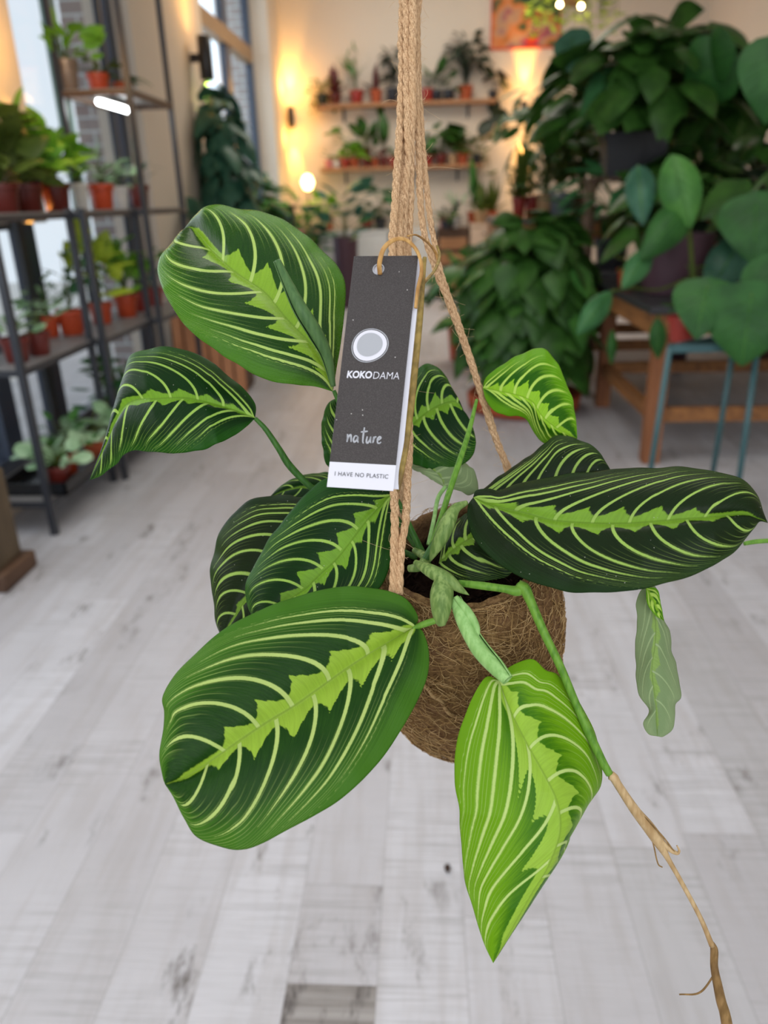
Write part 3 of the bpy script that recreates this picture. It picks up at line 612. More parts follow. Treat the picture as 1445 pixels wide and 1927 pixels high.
# the word nature in brush strokes
def stroke(pts, x0=.215, y0=.190, sx=.52, sy=.062, w=.0135):
    P = catmull(np.array(pts, float), 26)*np.array([sx, sy])+np.array([x0, y0]); T_l = np.gradient(P*np.array([AW, AH]), axis=0); T_l /= np.linalg.norm(T_l, axis=1)[:, None]
    Nn = np.stack([-T_l[:, 1], T_l[:, 0]], 1); ww = w*AW*(.45+.55*np.sin(np.linspace(.35, 2.9, 26)))[:, None]/np.array([AW, AH])
    L, R = P+Nn*ww, P-Nn*ww; V = np.concatenate([L, R]); n = 26
    return V, [(i, i+1, n+i+1, n+i) for i in range(n-1)]
lets = [[(0, .55), (.02, .3), (.01, .0)], [(.01, .1), (.06, .45), (.10, .50), (.12, .25), (.13, .02)],
        [(.30, .42), (.23, .45), (.19, .22), (.22, .03), (.28, .15), (.31, .42)], [(.31, .42), (.31, .15), (.34, .0)],
        [(.47, 1.05), (.46, .5), (.47, .02), (.50, .02)], [(.38, .72), (.48, .76), (.58, .80)],
        [(.58, .45), (.57, .12), (.61, .0), (.66, .2), (.68, .45)], [(.68, .45), (.68, .15), (.71, .02)],
        [(.77, .45), (.77, .2), (.76, .02)], [(.77, .2), (.80, .42), (.85, .44)],
        [(.89, .2), (.94, .28), (.98, .38), (.94, .47), (.89, .30), (.90, .06), (.95, .02), (1.0, .12)]]
Vs, Fs, n = [], [], 0
for s in lets:
    V, F = stroke(s); Vs.append(V); Fs += [tuple(i+n for i in f) for f in F]; n += len(V)
V = np.concatenate(Vs); tagpart('lettering', np.c_[V, np.zeros(len(V))], Fs, grey_m, .0003)
# back leaf of the folded tag, opening to the right
b = [TL+(-tagn)*.001, at(794, 484, .422), at(751, 921, .406), BL-tagn*.001]
mb = MB(); mb.add(b, [(0, 1, 2, 3)]); o = mb.build('back_card', white_m, tg, smooth=False); o.matrix_parent_inverse = tinv
sm = o.modifiers.new('s', 'SOLIDIFY'); sm.thickness = .0004
# bamboo raffia loop
rm = stem_mat('raffia', (176, 130, 74), (206, 162, 100), (150, 108, 60), .5); rd = stem_mat('raffia_olive', (132, 112, 58), (160, 134, 74), (84, 60, 38), .5)
def raf(pts, mat, w): 
    o = pix_tube('raffia_loop', tg, pts, mat, n=10, m=70, sq=.55); o.matrix_parent_inverse = tinv; return o
raf([(715, 516, .4125, 4.5), (714, 495, .407, 4.5), (722, 468, .405, 4.5), (740, 452, .406, 4.3), (760, 450, .409, 4.3), (778, 463, .412, 4.3), (790, 485, .415, 4.5), (793, 512, .415, 4.5), (786, 545, .414, 4.5), (782, 580, .413, 4)], rm, 4)
raf([(799, 484, .424, 4), (794, 540, .421, 5.5), (790, 600, .418, 6), (782, 680, .415, 6.5), (774, 760, .412, 6.5), (763, 840, .409, 6.5), (755, 885, .407, 6), (749, 925, .406, 3)], rd, 6)
raf([(768, 444, .45, 3), (785, 443, .47, 3), (810, 462, .49, 3), (823, 485, .50, 3.4), (820, 505, .49, 4), (806, 522, .46, 4), (793, 533, .43, 4)], rm, 3)
raf([(822, 462, .50, 2.5), (827, 482, .495, 3), (818, 508, .475, 3), (800, 530, .44, 3), (792, 540, .42, 3)], rd, 3)

# ============================================================ THE ROOM
BY, LX = 11.5, -1.9
def structure(o): o['kind'] = 'structure'; return o
PW = .162
m = N('plank_floor'); o_ = m.n('ShaderNodeNewGeometry').outputs['Position']; sx = m.n('ShaderNodeSeparateXYZ'); m.l(o_, sx.inputs[0])
xs = m.math('DIVIDE', m.math('ADD', sx.outputs[0], .256+PW*40), PW); col = m.math('FLOOR', xs); fx = m.math('FRACT', xs)
wn = m.n('ShaderNodeTexWhiteNoise', noise_dimensions='1D'); m.l(col, wn.inputs['W'])
ys = m.math('ADD', m.math('DIVIDE', sx.outputs[1], 1.22), m.math('MULTIPLY', wn.outputs['Value'], 7.31)); row = m.math('FLOOR', ys); fy = m.math('FRACT', ys)
cb = m.n('ShaderNodeCombineXYZ'); m.l(col, cb.inputs[0]); m.l(row, cb.inputs[1]); w2 = m.n('ShaderNodeTexWhiteNoise', noise_dimensions='3D'); m.l(cb.outputs[0], w2.inputs['Vector'])
off = m.n('ShaderNodeVectorMath', operation='MULTIPLY_ADD'); m.l(w2.outputs['Color'], off.inputs[0]); off.inputs[1].default_value = (9, 9, 9); m.l(o_, off.inputs[2]); pv = off.outputs[0]
grain = m.noise(m.mapv(pv, (26, 2.6, 1)), 1, 5, .62); cross = m.noise(m.mapv(pv, (3.5, 90, 1)), 1, 3, .7); cross2 = m.noise(m.mapv(pv, (9, 420, 1)), 1, 2, .7)
cloud = m.noise(pv, 3.2, 4, .55); knot = m.noise(m.mapv(pv, (11, 3.4, 1)), 1, 5, .75)
tone = m.math('ADD', m.math('MULTIPLY', w2.outputs['Value'], .55), m.math('MULTIPLY', cloud, .75)); tone = m.ramp(tone, .35, 1.0, 0, 1, False)
c = m.mix(tone, rgba((176, 173, 176)), rgba((204, 203, 208)))
c = m.mix(m.ramp(grain, .44, .66, 0, .30), c, rgba((158, 150, 146)))
st = m.math('MULTIPLY', m.ramp(cross, .42, .70, 0, .55), m.ramp(cloud, .40, .62)); c = m.mix(st, c, rgba((146, 143, 143)))
c = m.mix(m.math('MULTIPLY', m.ramp(cross2, .45, .7, 0, .34), m.ramp(m.noise(pv, 1.7, 2), .38, .6)), c, rgba((152, 150, 150)))
c = m.mix(m.math('MULTIPLY', m.ramp(knot, .55, .70), m.ramp(m.noise(pv, 2.3, 1), .46, .60)), c, rgba((104, 98, 94)))
c = m.mix(m.ramp(w2.outputs['Value'], .80, .86, 0, .36), c, rgba((140, 136, 134)))
# the one dark plank that starts near the camera's foot end
dk = m.math('MULTIPLY', m.math('COMPARE', col, 40.0, .1), m.math('LESS_THAN', sx.outputs[1], .926)); dk = m.math('MULTIPLY', dk, m.math('GREATER_THAN', sx.outputs[1], -.2))
dc = m.mix(m.ramp(cross, .3, .7), rgba((122, 116, 112)), rgba((160, 155, 152))); dc = m.mix(m.ramp(knot, .52, .64), dc, rgba((84, 78, 76))); c = m.mix(dk, c, dc)
edge = m.math('MINIMUM', m.math('MULTIPLY', m.math('MINIMUM', fx, m.math('SUBTRACT', 1.0, fx)), PW), m.math('MULTIPLY', m.math('MINIMUM', fy, m.math('SUBTRACT', 1.0, fy)), 1.22))
c = m.mix(m.ramp(edge, .0, .0022, .38, 0), c, rgba((120, 114, 112)))
rg = m.math('ADD', .34, m.math('MULTIPLY', grain, .22)); m.bump(m.math('ADD', cross, m.ramp(edge, 0, .002)), .12, .001)
floor_m = m.fin(c, rg, .42)
mb = MB(); mb.box((-3.4, -2.6, -.02), (4.2, BY, 0)); structure(mb.build('floor', floor_m, smooth=False))
m = N('plaster_wall'); nz = m.noise(m.obj(), 1.3, 3); n2 = m.noise(m.obj(), 60, 3); m.bump(n2, .1, .002)
wall_m = m.fin(m.mix(nz, rgba((206, 192, 176)), rgba((214, 202, 188))), .85, .2)
mb = MB(); mb.box((-2.4, BY, 0), (4.2, BY+.15, 4.2)); structure(mb.build('wall_back', wall_m, smooth=False))
mb = MB()
for y0, y1, z0, z1 in ((-2.6, 1.2, 0, 4.2), (1.2, 3.5, 0, .12), (1.2, 3.5, 3.5, 4.2), (3.5, 3.98, 0, .12), (3.5, 3.98, 1.24, 4.2), (3.98, 5.62, 0, .12), (3.98, 5.62, 3.5, 4.2), (5.62, 7.45, 0, 4.2), (7.45, 10.6, 0, .25), (7.45, 10.6, 3.7, 4.2), (10.6, BY, 0, 4.2)):
    mb.box((LX-.2 if y1 < 6 else LX-.3, y0, z0), (LX, y1, z1))
structure(mb.build('wall_left', wall_m, smooth=False))
mb = MB(); mb.box((3.6, -2.6, 0), (3.75, BY, 4.2)); structure(mb.build('wall_right', wall_m, smooth=False))
mb = MB(); mb.box((-3.4, 1.0, 4.2), (4.2, BY+.2, 4.3)); structure(mb.build('ceiling', simple('ceiling_white', (225, 220, 212), .9, .1, var=.03, scale=1), smooth=False))
frame_m = simple('window_frame_paint', (66, 74, 90), .4, .4, var=.08); teal_m = simple('teal_paint', (120, 150, 142), .5, .3, var=.08); tan_m = simple('transom_timber', (152, 122, 92), .5, .3, var=.2, scale=8)
m = N('window_glass'); m.b.inputs['Transmission Weight'].default_value = 1.0; m.b.inputs['IOR'].default_value = 1.1; glass_m = m.fin((.95, .98, 1, 1), .0, .3)
def window(n, X, y0, y1, z0, z1, posts, rails, w=.07):
    e = empty('window_%d' % n, (X, y0, z0)); e['kind'] = 'structure'; inv = Matrix.Translation(-Vector((X, y0, z0)))
    def p(o): o.matrix_parent_inverse = inv
    mb = MB(); mb.box((X-.04, y0, z0), (X+.04, y0+w, z1)); mb.box((X-.04, y1-w*1.6, z0), (X+.04, y1, z1)); mb.box((X-.04, y0+w, z0), (X+.04, y1-w*1.6, z0+w)); mb.box((X-.04, y0+w, z1-w), (X+.04, y1-w*1.6, z1)); p(mb.build('window_frame', frame_m, e, smooth=False))
    for y, ww, mt in posts:
        mb = MB(); mb.box((X-.035, y-ww/2, z0+w), (X+.035, y+ww/2, z1-w)); p(mb.build('mullion', mt, e, smooth=False))
    for z, h, mt in rails:
        mb = MB(); mb.box((X-.05, y0+w, z-h/2), (X+.06, y1-w*1.6, z+h/2)); p(mb.build('transom', mt, e, smooth=False))
    mb = MB(); mb.box((X-.006, y0+w, z0+w), (X+.0, y1-w*1.6, z1-w)); p(mb.build('pane', glass_m, e, smooth=False))
window(1, LX-.15, 1.2, 3.5, .12, 3.5, [(2.2, .06, frame_m)], [])
window(4, LX-.15, 3.5, 3.98, .12, 1.24, [], [], w=.03)
window(2, LX-.15, 3.98, 5.62, .12, 3.5, [(4.75, .05, teal_m)], [])
window(3, LX-.25, 7.45, 10.6, .25, 3.7, [(9.3, .22, frame_m)], [(2.95, .16, tan_m)])
# brick piers of the neighbouring house outside
m = N('grey_brick'); br = m.n('ShaderNodeTexBrick'); v = m.n('ShaderNodeCombineXYZ'); sx = m.n('ShaderNodeSeparateXYZ'); m.l(m.n('ShaderNodeNewGeometry').outputs['Position'], sx.inputs[0])
m.l(m.math('ADD', sx.outputs[0], sx.outputs[1]), v.inputs[0]); m.l(sx.outputs[2], v.inputs[1]); m.l(v.outputs[0], br.inputs['Vector'])
br.inputs['Scale'].default_value = 1; br.inputs['Brick Width'].default_value = .22; br.inputs['Row Height'].default_value = .085; br.inputs['Mortar Size'].default_value = .009
br.inputs['Color1'].default_value = rgba((148, 136, 134)); br.inputs['Color2'].default_value = rgba((166, 154, 150)); br.inputs['Mortar'].default_value = rgba((198, 202, 204)); br.inputs['Mortar Smooth'].default_value = .3
brick_m = m.fin(br.outputs[0], .9, .2)
mb = MB(); mb.box((-2.38, 5.68, 0), (-2.11, 5.95, 4.2)); structure(mb.build('wall_outside_near', brick_m, smooth=False))
mb = MB(); mb.box((-2.46, 10.62, 0), (-2.21, 10.9, 4.4)); structure(mb.build('wall_outside_far', brick_m, smooth=False))
mb = MB(); mb.box((-9, -3, -.15), (-2.2, 16, -.1)); structure(mb.build('street', simple('street_paving', (206, 204, 200), .9, .1), smooth=False))
# ------------------------------------------------------------ timber, metal, ceramic
def wood(name, c1, c2, rough=.6, axis=(30, 2, 30)):
    m = N(name); nz = m.noise(m.mapv(m.obj(), axis), 1, 5, .65); n2 = m.noise(m.obj(), 4, 2)
    c = m.mix(m.ramp(nz, .3, .7), rgba(c1), rgba(c2)); c = m.mix(m.ramp(n2, .4, .7, 0, .35), c, rgba(tuple(int(v*.8) for v in c1))); m.bump(nz, .3, .002)
    return m.fin(c, rough, .3)
W_leg = wood('table_leg_wood', (126, 78, 50), (158, 104, 68), axis=(30, 30, 2)); W_rail = wood('table_rail_wood', (120, 80, 50), (164, 112, 66)); W_dark = wood('dark_bench_wood', (72, 52, 40), (104, 78, 60))
W_shelf = wood('wall_shelf_wood', (150, 104, 70), (176, 128, 90), axis=(2, 30, 30)); W_grey = wood('weathered_wood', (78, 66, 50), (104, 88, 68), axis=(30, 30, 3)); W_terr = wood('orange_slat_wood', (176, 116, 78), (196, 136, 96), axis=(20, 20, 2))
top_m = simple('table_top_black', (52, 52, 56), .45, .4, scale=3); black = simple('black_metal', (34, 34, 38), .45, .4); rackm = simple('rack_metal', (46, 48, 54), .4, .5)
shelf_m = simple('rack_shelf_metal', (128, 124, 122), .45, .4, scale=6); teal_leg = simple('stool_teal_paint', (52, 88, 92), .4, .5); whitep = simple('white_paint', (212, 210, 206), .6, .3, var=.04)
tray_m = simple('black_tray', (26, 28, 32), .35, .5); steelb = simple('rack_brown_edge', (90, 66, 48), .5, .4)
POT = {k: simple('pot_'+k, c, r, s, var=.10, scale=25) for k, (c, r, s) in dict(terracotta=((170, 84, 54), .8, .2), orange=((188, 72, 38), .4, .5), darkred=((102, 34, 26), .4, .5), red=((150, 46, 36), .4, .5),
    grey=((104, 110, 120), .35, .5), black=((36, 36, 42), .4, .5), purple=((70, 46, 56), .5, .4), beige=((176, 140, 104), .6, .3), white=((214, 212, 208), .4, .5), smoke=((120, 104, 92), .25, .6), pink=((192, 120, 124), .5, .4)).items()}
soil_m = simple('soil_dark', (44, 32, 24), .95, .1, var=.4, scale=120)
def green(name, c1, c2, rough=.4, tr=.2):
    m = N(name); g = m.noise(m.obj(), 9, 2); n2 = m.noise(m.obj(), 60, 2); c = m.mix(m.ramp(g, .3, .7), rgba(c1), rgba(c2)); c = m.mix(m.math('MULTIPLY', n2, .25), c, rgba(tuple(min(255, int(v*1.3)) for v in c2)))
    m.fin(c, rough, .28); t = m.n('ShaderNodeBsdfTranslucent'); m.l(c, t.inputs[0]); ms = m.n('ShaderNodeMixShader'); ms.inputs[0].default_value = tr
    m.l(m.b.outputs[0], ms.inputs[1]); m.l(t.outputs[0], ms.inputs[2]); m.l(ms.outputs[0], m.out.inputs[0]); return m.m
GR = dict(forest=green('green_forest', (32, 64, 24), (58, 98, 38)), mid=green('green_mid', (46, 94, 40), (74, 124, 54)), bright=green('green_bright', (92, 150, 40), (132, 180, 62)), lime=green('green_lime', (150, 180, 40), (186, 204, 70)),
    blue=green('green_blue', (38, 78, 62), (62, 104, 84), .35), olive=green('green_olive', (62, 80, 30), (92, 106, 44)), black=green('green_black', (26, 38, 28), (42, 56, 38)), silver=green('green_silver', (112, 150, 108), (168, 196, 158)),
    wine=green('wine_leaf', (72, 28, 34), (100, 44, 46)), heart=green('green_heart', (28, 68, 28), (44, 92, 38), .45), jade=green('green_jade', (40, 86, 50), (62, 112, 68), .4))
# ------------------------------------------------------------ leaves and plants
SH = dict(heart=lambda t: .44*np.clip(np.sin(pi*np.clip(t, 0, 1)**.52), 0, 1)**.85, oval=lambda t: .25*np.clip(np.sin(pi*np.clip(t, 0, 1)**.85), 0, 1)**.8, lance=lambda t: .11*np.clip(np.sin(pi*np.clip(t, 0, 1)**.7), 0, 1)**.8,
          strap=lambda t: .045*(1-t**3)+.002, round=lambda t: .46*np.sqrt(np.clip(1-(2*t-1)**2, 0, 1)))
def put_leaf(mb, base, d, up, L, kind='heart', droop=.25, fold=.12, nu=6, nv=4, cut=0.0):
    d = np.array(d, float); d /= np.linalg.norm(d)+1e-9; up = np.array(up, float); s = np.cross(d, up); ns = np.linalg.norm(s)
    s = s/ns if ns > 1e-3 else np.array([1., 0, 0]); u = np.cross(s, d); t = np.linspace(0, 1, nu+1)[:, None]; v = np.linspace(-1, 1, nv+1)[None]
    w = SH[kind](t)*L; lobe = (.22*np.abs(v)**1.5*(1-t)**2 if kind == 'heart' else 0); a = np.abs(v)
    if cut: w = w*(1-cut*(np.abs(np.sin(t*pi*5))*1.0)*(a > .6))
    x = (t-lobe)*L; z = -droop*L*t**2+fold*w*a-.25*w*a**2
    P = np.array(base)+x[..., None]*d+(w*v)[..., None]*s+z[..., None]*u; mb.grid(P)
def foliage(seed, n, h, sp, L, kind='heart', droop=.4, trail=0.0, upright=.3, zmin=.15, petr=.0022, jit=.35, cut=0.0, nu=6, nv=4, front=None):
    r = np.random.default_rng(seed); lv, st = MB(), MB()
    for i in range(n):
        ph = r.uniform(0, 2*pi); q = r.random()**.55; rad = sp*q; z = h*(zmin+(1-zmin)*r.random()**.8)*(1-.35*q*q)
        if r.random() < trail: z = -h*r.uniform(.1, 1.0); rad = sp*r.uniform(.55, 1.0)
        b = np.array([rad*cos(ph), rad*sin(ph), z]); o = np.array([cos(ph), sin(ph), 0])
        d = o*(1-upright)+np.array([0, 0, upright*1.6-droop*q])+r.normal(0, jit*.5, 3); l = L*r.uniform(.6, 1.15)
        put_leaf(lv, b, d, np.array([0, 0, 1.])+o*.6+r.normal(0, .3, 3), l, kind, droop=r.uniform(.1, .4), nu=nu, nv=nv, cut=cut)
        if z > 0: pts = [np.array([0, 0, -.01])*1, np.array([rad*.25*cos(ph), rad*.25*sin(ph), z*.6]), b]
        else: pts = [np.array([0, 0, .0]), np.array([rad*.8*cos(ph), rad*.8*sin(ph), h*.08]), np.array([rad*cos(ph), rad*sin(ph), z*.4]), b]
        st.tube(catmull(np.array(pts), 7), [petr]*6+[petr*.6], 4, cap=False)
    return lv, st
def radial(seed, n, L, kind='strap', arch=.6, up=.9):
    r = np.random.default_rng(seed); lv = MB()
    for i in range(n):
        ph = r.uniform(0, 2*pi); e = r.uniform(.35, 1.0)*up; l = L*r.uniform(.7, 1.1); put_leaf(lv, (0, 0, 0), (cos(ph)*(1.05-e), sin(ph)*(1.05-e), e), (cos(ph), sin(ph), 1.), l, kind, droop=arch*r.uniform(.4, 1), fold=.3, nu=8, nv=2)
    return lv, None
def pot_mesh(kind, r, h):
    mb = MB()
    if kind == 'square':
        for s0, s1, z0, z1 in ((.80, .98, 0, h*.88), (1.04, 1.06, h*.86, h)):
            q = [(i*r*s, j*r*s, z) for s, z in ((s0, z0), (s1, z1)) for i, j in ((-1, -1), (1, -1), (1, 1), (-1, 1))]
            mb.add(q, [(3, 2, 1, 0), (0, 1, 5, 4), (1, 2, 6, 5), (2, 3, 7, 6), (3, 0, 4, 7)])
        return mb
    if kind == 'bowl': prof = [(0, 0), (r*.5, 0), (r*.85, h*.3), (r*.98, h*.75), (r, h), (r*.94, h), (r*.9, h*.8)]
    elif kind == 'plain': prof = [(0, 0), (r*.78, 0), (r*.82, h*.02), (r, h*.98), (r*1.0, h), (r*.94, h), (r*.92, h*.85)]
    else: prof = [(0, 0), (r*.70, 0), (r*.73, h*.02), (r*.88, h*.76), (r*.985, h*.77), (r, h*.80), (r, h), (r*.93, h), (r*.90, h*.80)]
    mb.lathe(prof, 28); return mb
def potted(name, label, loc, r, h, potc, fol, col, group=None, kind='rim', cat='plant', stemc='olive', rz=0, extra=None):
    e = empty(name, loc, label, cat, group, rz); p = pot_mesh(kind, r, h).build('pot', POT[potc], e, auto=True)
    mb = MB(); mb.lathe([(0, 0), (r*.90, 0)], 24, (0, 0, h*.87)); mb.build('soil', soil_m, p)
    lv, st = fol
    for q_ in (lv, st):
        if q_ is not None:
            for V_ in q_.v:
                lo = LX+.04-loc[0]; hi = BY-.04-loc[1]; V_[:, 0] = np.where(V_[:, 0] < lo, lo+(lo-V_[:, 0])*.02, V_[:, 0]); V_[:, 1] = np.where(V_[:, 1] > hi, hi-(V_[:, 1]-hi)*.3, V_[:, 1])
    o = lv.build('foliage', GR[col], e); o.location = (0, 0, h*.87)
    if st is not None and st.n: s_ = st.build('stems', GR[stemc], e); s_.location = (0, 0, h*.87)
    if extra:
        lv2, col2 = extra; o = lv2.build('leaf_tuft', GR[col2], e); o.location = (0, 0, h*.87)
    return e
def free_leaf(parent, base, tip, wpx, z, kind='heart', col='heart', upv=None, petiole=None, label=None):
    """one big leaf of a large plant: base and tip as picture points, world depth Y"""
    Yb, Yt = z; b, t = aty(*base, Yb), aty(*tip, Yt); d = t-b; L = np.linalg.norm(d); pv = np.array(parent.location)
    toc = CP-(b+t)/2; toc /= np.linalg.norm(toc); up = toc if upv is None else np.array(upv)
    mb = MB(); w0 = {'heart': .92, 'oval': .5, 'lance': .2}[kind]*L*2; ww = wpx*Yb/FPX/1.0
    dn = d/L; s = np.cross(dn, up); s /= np.linalg.norm(s); u = np.cross(s, dn); NU_, NV_ = 22, 12
    tt = np.linspace(0, 1, NU_+1)[:, None]; v = np.linspace(-1, 1, NV_+1)[None]; a = np.abs(v)
    w = SH[kind](tt)/SH[kind](np.linspace(0, 1, 60)).max()*ww/2; lobe = .20*a**1.5*(1-tt)**2 if kind == 'heart' else 0
    zz = .10*L*np.sin(pi*tt)-.10*L*a**2*(w/ww*2)+.006*L*np.sin(v*19+tt*13)
    P = b+((tt-lobe)*L)[..., None]*dn+(w*v)[..., None]*s+zz[..., None]*u-pv; mb.grid(P); o = mb.build('leaf', GR[col], parent)
    mb = MB(); mb.tube([b+dn*L*k+u*(.10*L*sin(pi*k)+.0015)-pv for k in np.linspace(0, .95, 12)], .0016*(1+L*2), 5)
    for k in range(1, 6):
        for sg in (-1, 1):
            ts = np.linspace(k*.13-.05, min(.97, k*.15+.20), 8); vv = sg*np.linspace(0, .88, 8)
            wv = SH[kind](ts)/SH[kind](np.linspace(0, 1, 60)).max()*ww/2; lb = (.20*abs(vv)**1.5*(1-ts)**2 if kind == 'heart' else 0*ts)
            zv = .10*L*np.sin(pi*ts)-.10*L*vv**2*(wv/ww*2)+.006*L*np.sin(vv*19+ts*13)+.001
            mb.tube(b+((ts-lb)*L)[:, None]*dn+(wv*vv)[:, None]*s+zv[:, None]*u-pv, np.linspace(.0013, .0006, 8), 4)
    mb.build('midrib', GR['mid'], o)
    if petiole is not None:
        pts = [np.array(aty(*q)) - pv for q in petiole]; mb = MB(); mb.tube(catmull(np.array(pts+[b-pv]), 14), .006, 6); mb.build('petiole', GR['olive' if col != 'bright' else 'bright'], parent)
    if label: o['label'] = label
    return o
# ------------------------------------------------------------ racks on the left
def rack(name, label, Y0, Y1, shelves, ztop, x0=-1.86, x1=-1.53, brown=()):
    e = empty(name, (x0, Y0, 0), label, 'rack')
    for x in (0, x1-x0):
        for y in (0, Y1-Y0):
            mb = MB(); mb.box((x-.014, y-.014, 0), (x+.014, y+.014, ztop)); mb.build('post', rackm, e, smooth=False)
    for z in shelves:
        mb = MB(); mb.box((-.006, .0, z-.008), (x1-x0+.006, Y1-Y0, z)); s = mb.build('shelf', shelf_m, e, smooth=False)
        mb = MB(); w, l = x1-x0, Y1-Y0
        for a, b in (((0, 0), (w, 0)), ((0, l), (w, l)), ((0, 0), (0, l)), ((w, 0), (w, l))):
            mb.box((min(a[0], b[0])-.012, min(a[1], b[1])-.012, z-.032), (max(a[0], b[0])+.012, max(a[1], b[1])+.012, z-.0081))
        mb.build('edge_rail', steelb if z in brown else rackm, s, smooth=False)
    return e
rack('shelf_rack', 'low black metal rack nearest the camera, full of red-potted plants', 2.91, 3.58, (.16, .72, 1.29), 1.30, x1=-1.605)
rack('shelf_rack', 'middle black metal rack between the low rack and the tall one', 3.61, 4.27, (.16, .72, 1.29), 1.30, x1=-1.555)
rack('shelf_rack', 'tall black metal rack with a light tube under its top shelf', 4.30, 4.98, (.16, .72, 1.29, 1.86), 2.75, x1=-1.505, brown=(1.86,))
tl = empty('light_tube', (-1.70, 4.62, 1.81), 'glowing white light tube under the top shelf of the tall rack', 'lamp')
mb = MB(); mb.tube([(0, -.24, 0), (0, .24, 0)], .014, 10); mb.build('tube', emit('tube_light', (.95, .98, 1.0), 22), tl)
mb = MB(); mb.box((-.02, -.26, .012), (.02, .26, .026)); mb.build('fitting', whitep, tl, smooth=False)
# potted plants on the racks: (name, label, column in the picture, Y, surface height, pot radius, pot height, pot colour, foliage, leaf colour, kind)
def P(name, label, px, Y, z, r, h, pc, fol, col, group=None, **k):
    return potted(name, label, (xat(px, Y, z+h/2), Y, z), r, h, pc, fol, col, group, **k)
P('young_plant', 'pale leafy plant in a smoky pot on the top rack shelf', 128, 4.38, 1.86, .058, .145, 'smoke', foliage(31, 26, .17, .13, .13, 'oval', upright=.4), 'bright')
P('young_plant', 'small plant in an orange pot on the top rack shelf', 186, 4.60, 1.86, .062, .11, 'orange', foliage(32, 14, .10, .09, .09, 'oval'), 'olive')
P('young_plant', 'low plant in a terracotta pot at the far end of the top rack shelf', 232, 4.80, 1.86, .055, .09, 'terracotta', foliage(33, 14, .07, .10, .09, 'oval', droop=.7), 'forest')
for i, (px, Y, r_, h_, pc, col, n, hh, sp, L, kd, lab) in enumerate([
    (6, 3.36, .072, .115, 'darkred', 'olive', 70, .34, .19, .13, 'heart', 'bushy yellow-green plant in a dark red pot at the left end of the eye-level shelf'),
    (54, 3.68, .066, .12, 'darkred', 'bright', 70, .36, .19, .13, 'heart', 'bushy lit plant in a dark red pot, second on the eye-level shelf'),
    (106, 3.86, .072, .125, 'darkred', 'bright', 44, .30, .17, .12, 'heart', 'loose plant in a dark red pot, third on the eye-level shelf'),
    (152, 4.20, .045, .13, 'white', 'silver', 26, .22, .13, .10, 'lance', 'silvery plant in a slim white pot on the eye-level shelf'),
    (192, 4.42, .070, .13, 'orange', 'silver', 26, .24, .16, .12, 'lance', 'pale striped plant in an orange pot on the eye-level shelf'),
    (226, 4.6, .05, .12, 'white', 'silver', 16, .16, .10, .09, 'oval', 'small pale plant in a white pot on the eye-level shelf'),
    (262, 4.85, .065, .13, 'darkred', 'blue', 10, .24, .10, .12, 'lance', 'thin-leaved plant in a dark red pot at the far end of the eye-level shelf')]):
    P('rack_plant', lab, px, Y, 1.29, r_, h_, pc, foliage(40+i, n, hh*.9, sp*.85, L*.92, kd, upright=.35), col, 'plants on the eye-level rack shelf')
for i, (px, Y, r_, h_, pc, col, n, hh, sp, L, kd, lab) in enumerate([
    (30, 3.05, .060, .10, 'darkred', 'silver', 16, .16, .11, .09, 'oval', 'pale-leaved seedling in a dark red pot at the near end of the second shelf'),
    (72, 3.20, .055, .095, 'darkred', 'silver', 14, .15, .10, .08, 'oval', 'seedling in a dark red pot, second from the near end of the second shelf'),
    (92, 3.68, .056, .10, 'orange', 'silver', 16, .20, .12, .11, 'oval', 'white-leaved plant in an orange pot behind the second rack post'),
    (134, 3.75, .070, .12, 'orange', 'jade', 20, .26, .13, .10, 'oval', 'plant with thin stems in the largest orange pot on the second shelf'),
    (190, 4.1, .065, .11, 'orange', 'lime', 22, .36, .13, .13, 'heart', 'bright lime plant in an orange pot on the second shelf'),
    (238, 4.35, .070, .12, 'orange', 'bright', 22, .34, .14, .14, 'heart', 'bright green plant in an orange pot beside the lime one'),
    (262, 4.6, .065, .11, 'red', 'blue', 14, .28, .10, .09, 'oval', 'bluish plant in a red pot on the second shelf'),
    (290, 4.85, .065, .11, 'red', 'mid', 14, .26, .10, .10, 'oval', 'plant in a red pot at the far end of the second shelf')]):
    P('rack_plant', lab, px, Y, .72, r_, h_, pc, foliage(60+i, n, hh, sp, L, kd, upright=.4), col, 'plants on the second rack shelf')
tr = []
for (px, Y, lab) in ((60, 3.22, 'shallow black tray on the bottom shelf of the low rack'), (132, 3.92, 'shallow black tray on the bottom shelf of the middle rack')):
    mb = MB(); mb.box((-.15, -.26, 0), (.15, .26, .008))
    for a in ((-.15, -.26, -.14, .26), (.14, -.26, .15, .26), (-.15, -.26, .15, -.25), (-.15, .25, .15, .26)): mb.box((a[0], a[1], .0), (a[2], a[3], .055))
    o = mb.build('plant_tray', tray_m, smooth=False); o.location = (-1.695, Y, .16); tag(o, lab, 'tray')
